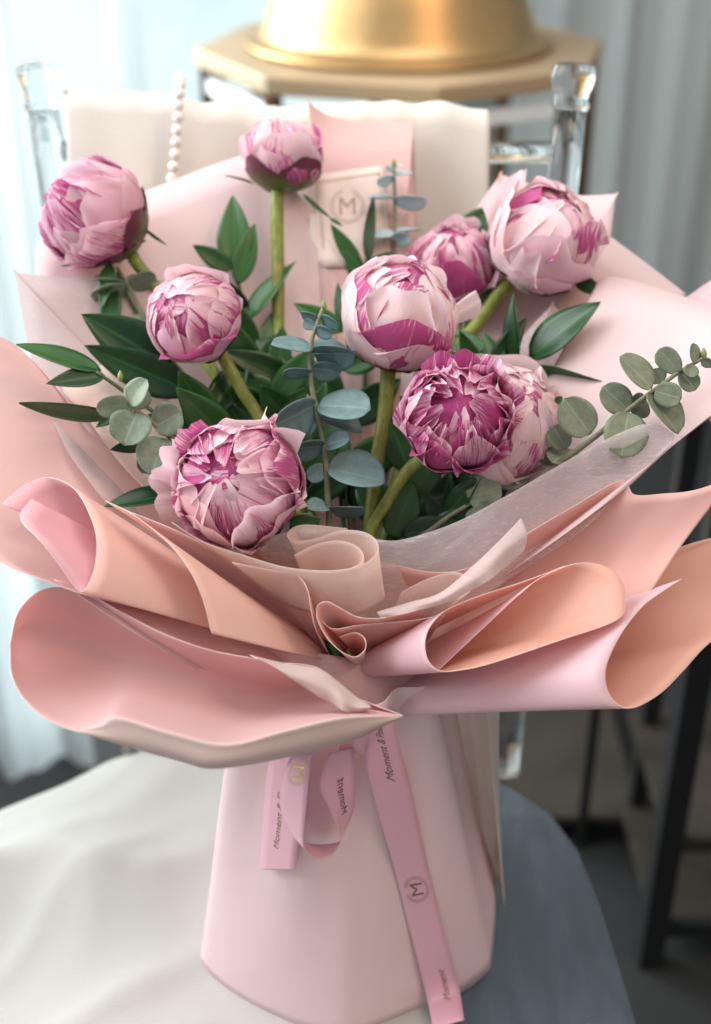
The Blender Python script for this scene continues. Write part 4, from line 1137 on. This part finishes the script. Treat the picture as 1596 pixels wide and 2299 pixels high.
def text_mesh(txt, size, shear=0.0):
    cu = bpy.data.curves.new('lettering', 'FONT')
    cu.body = txt
    cu.size = size
    cu.shear = shear
    cu.align_x = 'CENTER'
    cu.align_y = 'CENTER'
    cu.resolution_u = 3
    o = bpy.data.objects.new('lettering', cu)
    COL.objects.link(o)
    d = bpy.context.evaluated_depsgraph_get()
    d.update()
    me = o.evaluated_get(d).to_mesh()
    V = [v.co.copy() for v in me.vertices]
    F = [tuple(p.vertices) for p in me.polygons]
    o.to_mesh_clear() if False else None
    bpy.data.objects.remove(o)
    return V, F

def emblem_2d(r, txt='M'):
    """wreath ring with the letter inside"""
    V, F = text_mesh(txt, r * 1.5)
    xs = [v.x for v in V]; ys = [v.y for v in V]
    ox, oy = (min(xs) + max(xs)) / 2, (min(ys) + max(ys)) / 2
    V = [Vector((v.x - ox, v.y - oy, 0)) for v in V]
    n = 30
    for k in range(n):
        a = math.radians(112) + math.radians(316) * k / (n - 1)
        for s in (-1, 1):
            c = Vector((math.cos(a), math.sin(a), 0)) * (r * (0.93 + 0.07 * s))
            dv = Vector((-math.sin(a) + 0.55 * s * math.cos(a), math.cos(a) + 0.55 * s * math.sin(a), 0)).normalized() * r * 0.085
            nv_ = Vector((-dv.y, dv.x, 0)) * 0.38
            b = len(V)
            V += [c - dv, c + nv_, c + dv, c - nv_]
            F.append((b, b + 1, b + 2, b + 3))
    return V, F

class Band:
    """a ribbon surface between a left and a right edge"""
    def __init__(self, A, B, n=60):
        self.A, self.B, self.n = sample(A, n), sample(B, n), n
        self.L = sum(((self.A[i + 1] + self.B[i + 1]) / 2 - (self.A[i] + self.B[i]) / 2).length for i in range(n - 1))
        self.W = sum((self.A[i] - self.B[i]).length for i in range(n)) / n
    def p(self, s, w):
        s = max(0, min(1, s)) * (self.n - 1)
        i = min(int(s), self.n - 2); f = s - i
        a = self.A[i].lerp(self.A[i + 1], f); b = self.B[i].lerp(self.B[i + 1], f)
        return a.lerp(b, w)
    def build(self, name, parent):
        V, uv = [], []
        m = 6
        for i in range(self.n):
            for k in range(m):
                V.append(self.A[i].lerp(self.B[i], k / (m - 1))); uv.append((k / (m - 1), i / (self.n - 1)))
        o = mesh(name, V, grid_faces(m, self.n), RIBBON, parent, uv)
        so_ = o.modifiers.new('thickness', 'SOLIDIFY'); so_.thickness = 0.0003; so_.offset = 0
        return o
    def print(self, data, s0, parent, mat, name, w0=0.5, dirn=1, lift=0.0006):
        V, F = data
        P = []
        for v in V:
            s = s0 - dirn * v.x / self.L
            w = w0 - dirn * v.y / self.W
            p = self.p(s, w)
            P.append(p + (CAM - p).normalized() * lift)
        return mesh(name, P, F, mat, parent, smooth=False)

rib = thing('ribbon_bow', TIE, 'pink satin ribbon tied at the neck with printed tails', 'ribbon')
# neck band
nb = [(0.044 * math.cos(a), 0.002 + 0.044 * math.sin(a)) for a in [2 * math.pi * k / 24 for k in range(25)]]
bandV = [Vector((x * 1.02, y * 1.02, 0.222 + 0.012 * h)) for h in (-1, 1) for x, y in nb]
mesh('neck_band', bandV, grid_faces(25, 2), RIBBON, rib)
LIFT = 0.006
Lr = [(806, 1622), (812, 1668), (832, 1760), (862, 1870), (888, 1960), (912, 2060), (936, 2150), (958, 2240), (972, 2310)]
Rr = [(884, 1610), (893, 1660), (918, 1750), (940, 1850), (962, 1950), (984, 2040), (1006, 2130), (1030, 2215), (1042, 2290)]
tail = Band([on_skirt(x, y, LIFT + 0.004 * math.sin(i), .83) for i, (x, y) in enumerate(Lr)], [on_skirt(x, y, LIFT + 0.004 * math.sin(i + .6), .83) for i, (x, y) in enumerate(Rr)])
t1 = tail.build('ribbon_tail', rib)
t1['label'] = 'long ribbon tail with wreath emblem'
unit = tail.W
SC = 'Moment & Flower'
tail.print(text_mesh(SC, unit * 0.30, 0.5), 0.14, t1, INK, 'lettering', 0.55, 1)
tail.print(emblem_2d(unit * 0.36), 0.555, t1, INK, 'emblem', 0.5, 1)
tail.print(text_mesh('Moment', unit * 0.30, 0.5), 0.86, t1, INK, 'lettering', 0.6, 1)
Ll = [(606, 1700), (597, 1760), (592, 1830), (586, 1900), (583, 1952)]
Rl = [(690, 1700), (680, 1760), (676, 1830), (668, 1900), (664, 1953)]
tail2 = Band([on_skirt(x, y, .010, .83) for x, y in Ll], [on_skirt(x, y, .012, .83) for x, y in Rl])
t2 = tail2.build('ribbon_tail', rib)
t2['label'] = 'short ribbon tail with dark lettering'
tail2.print(text_mesh('Moment & Fl', unit * 0.28, 0.5), 0.56, t2, INK, 'lettering', 0.42, 1)
A = [(760, 1650, .775), (706, 1690, .770), (694, 1742, .768), (688, 1805, .768), (681, 1893, .772), (700, 1922, .776), (729, 1928, .778), (751, 1914, .778), (764, 1880, .778), (740, 1815, .782), (718, 1764, .784), (740, 1690, .788)]
B = [(770, 1640, .785), (668, 1684, .778), (638, 1740, .780), (629, 1808, .784), (652, 1872, .792), (690, 1893, .800), (728, 1896, .804), (760, 1890, .802), (770, 1872, .798), (793, 1820, .796), (797, 1760, .795), (792, 1680, .795)]
def loop_pt(p, near):
    x, y, d = p
    rise = 0.006 + (d_near - d) * 0.9 if near else 0.006 + (d_near - d) * 0.9
    return on_skirt(x, y, max(0.004, rise), .80)
d_near = .806
loop = Band([loop_pt(p, True) for p in A], [loop_pt(p, False) for p in B], 80)
lp = loop.build('bow_loop', rib)
loop.print(emblem_2d(unit * 0.34), 0.17, lp, FOIL, 'emblem', 0.45, 1)
loop.print(text_mesh('Moment', unit * 0.28, 0.5), 0.86, lp, INK, 'lettering', 0.6, -1, lift=0.001)
kv = []
A2 = [(770, 1636, .778), (800, 1625, .772), (830, 1640, .776), (822, 1690, .782)]
B2 = [(760, 1690, .784), (795, 1690, .780), (815, 1700, .782), (818, 1730, .786)]
Band([on_skirt(x, y, .016, .79) for x, y, d in A2], [on_skirt(x, y, .012, .79) for x, y, d in B2], 20).build('knot', rib)

# cream card stuck on the upright back sheet
B0H = BVHTree.FromPolygons([v.co.copy() for v in b0.data.vertices], [tuple(p.vertices) for p in b0.data.polygons])
def card_pt(x, y, lift):
    r = (FWD + RIGHT * ((x - CX) / FPX) + UP * ((CY - y) / FPX)).normalized()
    h = B0H.ray_cast(CAM, r)
    return at(x, y, ((h[0] - CAM).dot(FWD) if h[0] is not None else .925) - lift)
cc = [(700, 394), (860, 372), (880, 600), (690, 600)]
V, n = [], 10
for j in range(n):
    for i in range(n):
        a = (cc[0][0] + (cc[1][0] - cc[0][0]) * i / 9, cc[0][1] + (cc[1][1] - cc[0][1]) * i / 9)
        b = (cc[3][0] + (cc[2][0] - cc[3][0]) * i / 9, cc[3][1] + (cc[2][1] - cc[3][1]) * i / 9)
        V.append(card_pt(a[0] + (b[0] - a[0]) * j / 9, a[1] + (b[1] - a[1]) * j / 9, 0.0015))
card = mesh('greeting_card', V, grid_faces(n, n), CARD, wrap)
so_ = card.modifiers.new('thickness', 'SOLIDIFY'); so_.thickness = 0.0005
card['label'] = 'cream card with wreath emblem'
eV, eF = emblem_2d(38.0)
mesh('emblem', [card_pt(780 + v.x, 462 - v.y, 0.0026) for v in eV], eF, INK2, card, smooth=False)
bl = [(712, 408), (852, 388), (868, 590), (702, 590)]
for k in range(4):
    a, b = bl[k], bl[(k + 1) % 4]
    tube('card_border', [card_pt(a[0], a[1], 0.0024), card_pt((a[0] + b[0]) / 2, (a[1] + b[1]) / 2, 0.0024), card_pt(b[0], b[1], 0.0024)], [0.0003, 0.0003], FOIL, card, 4, 6)
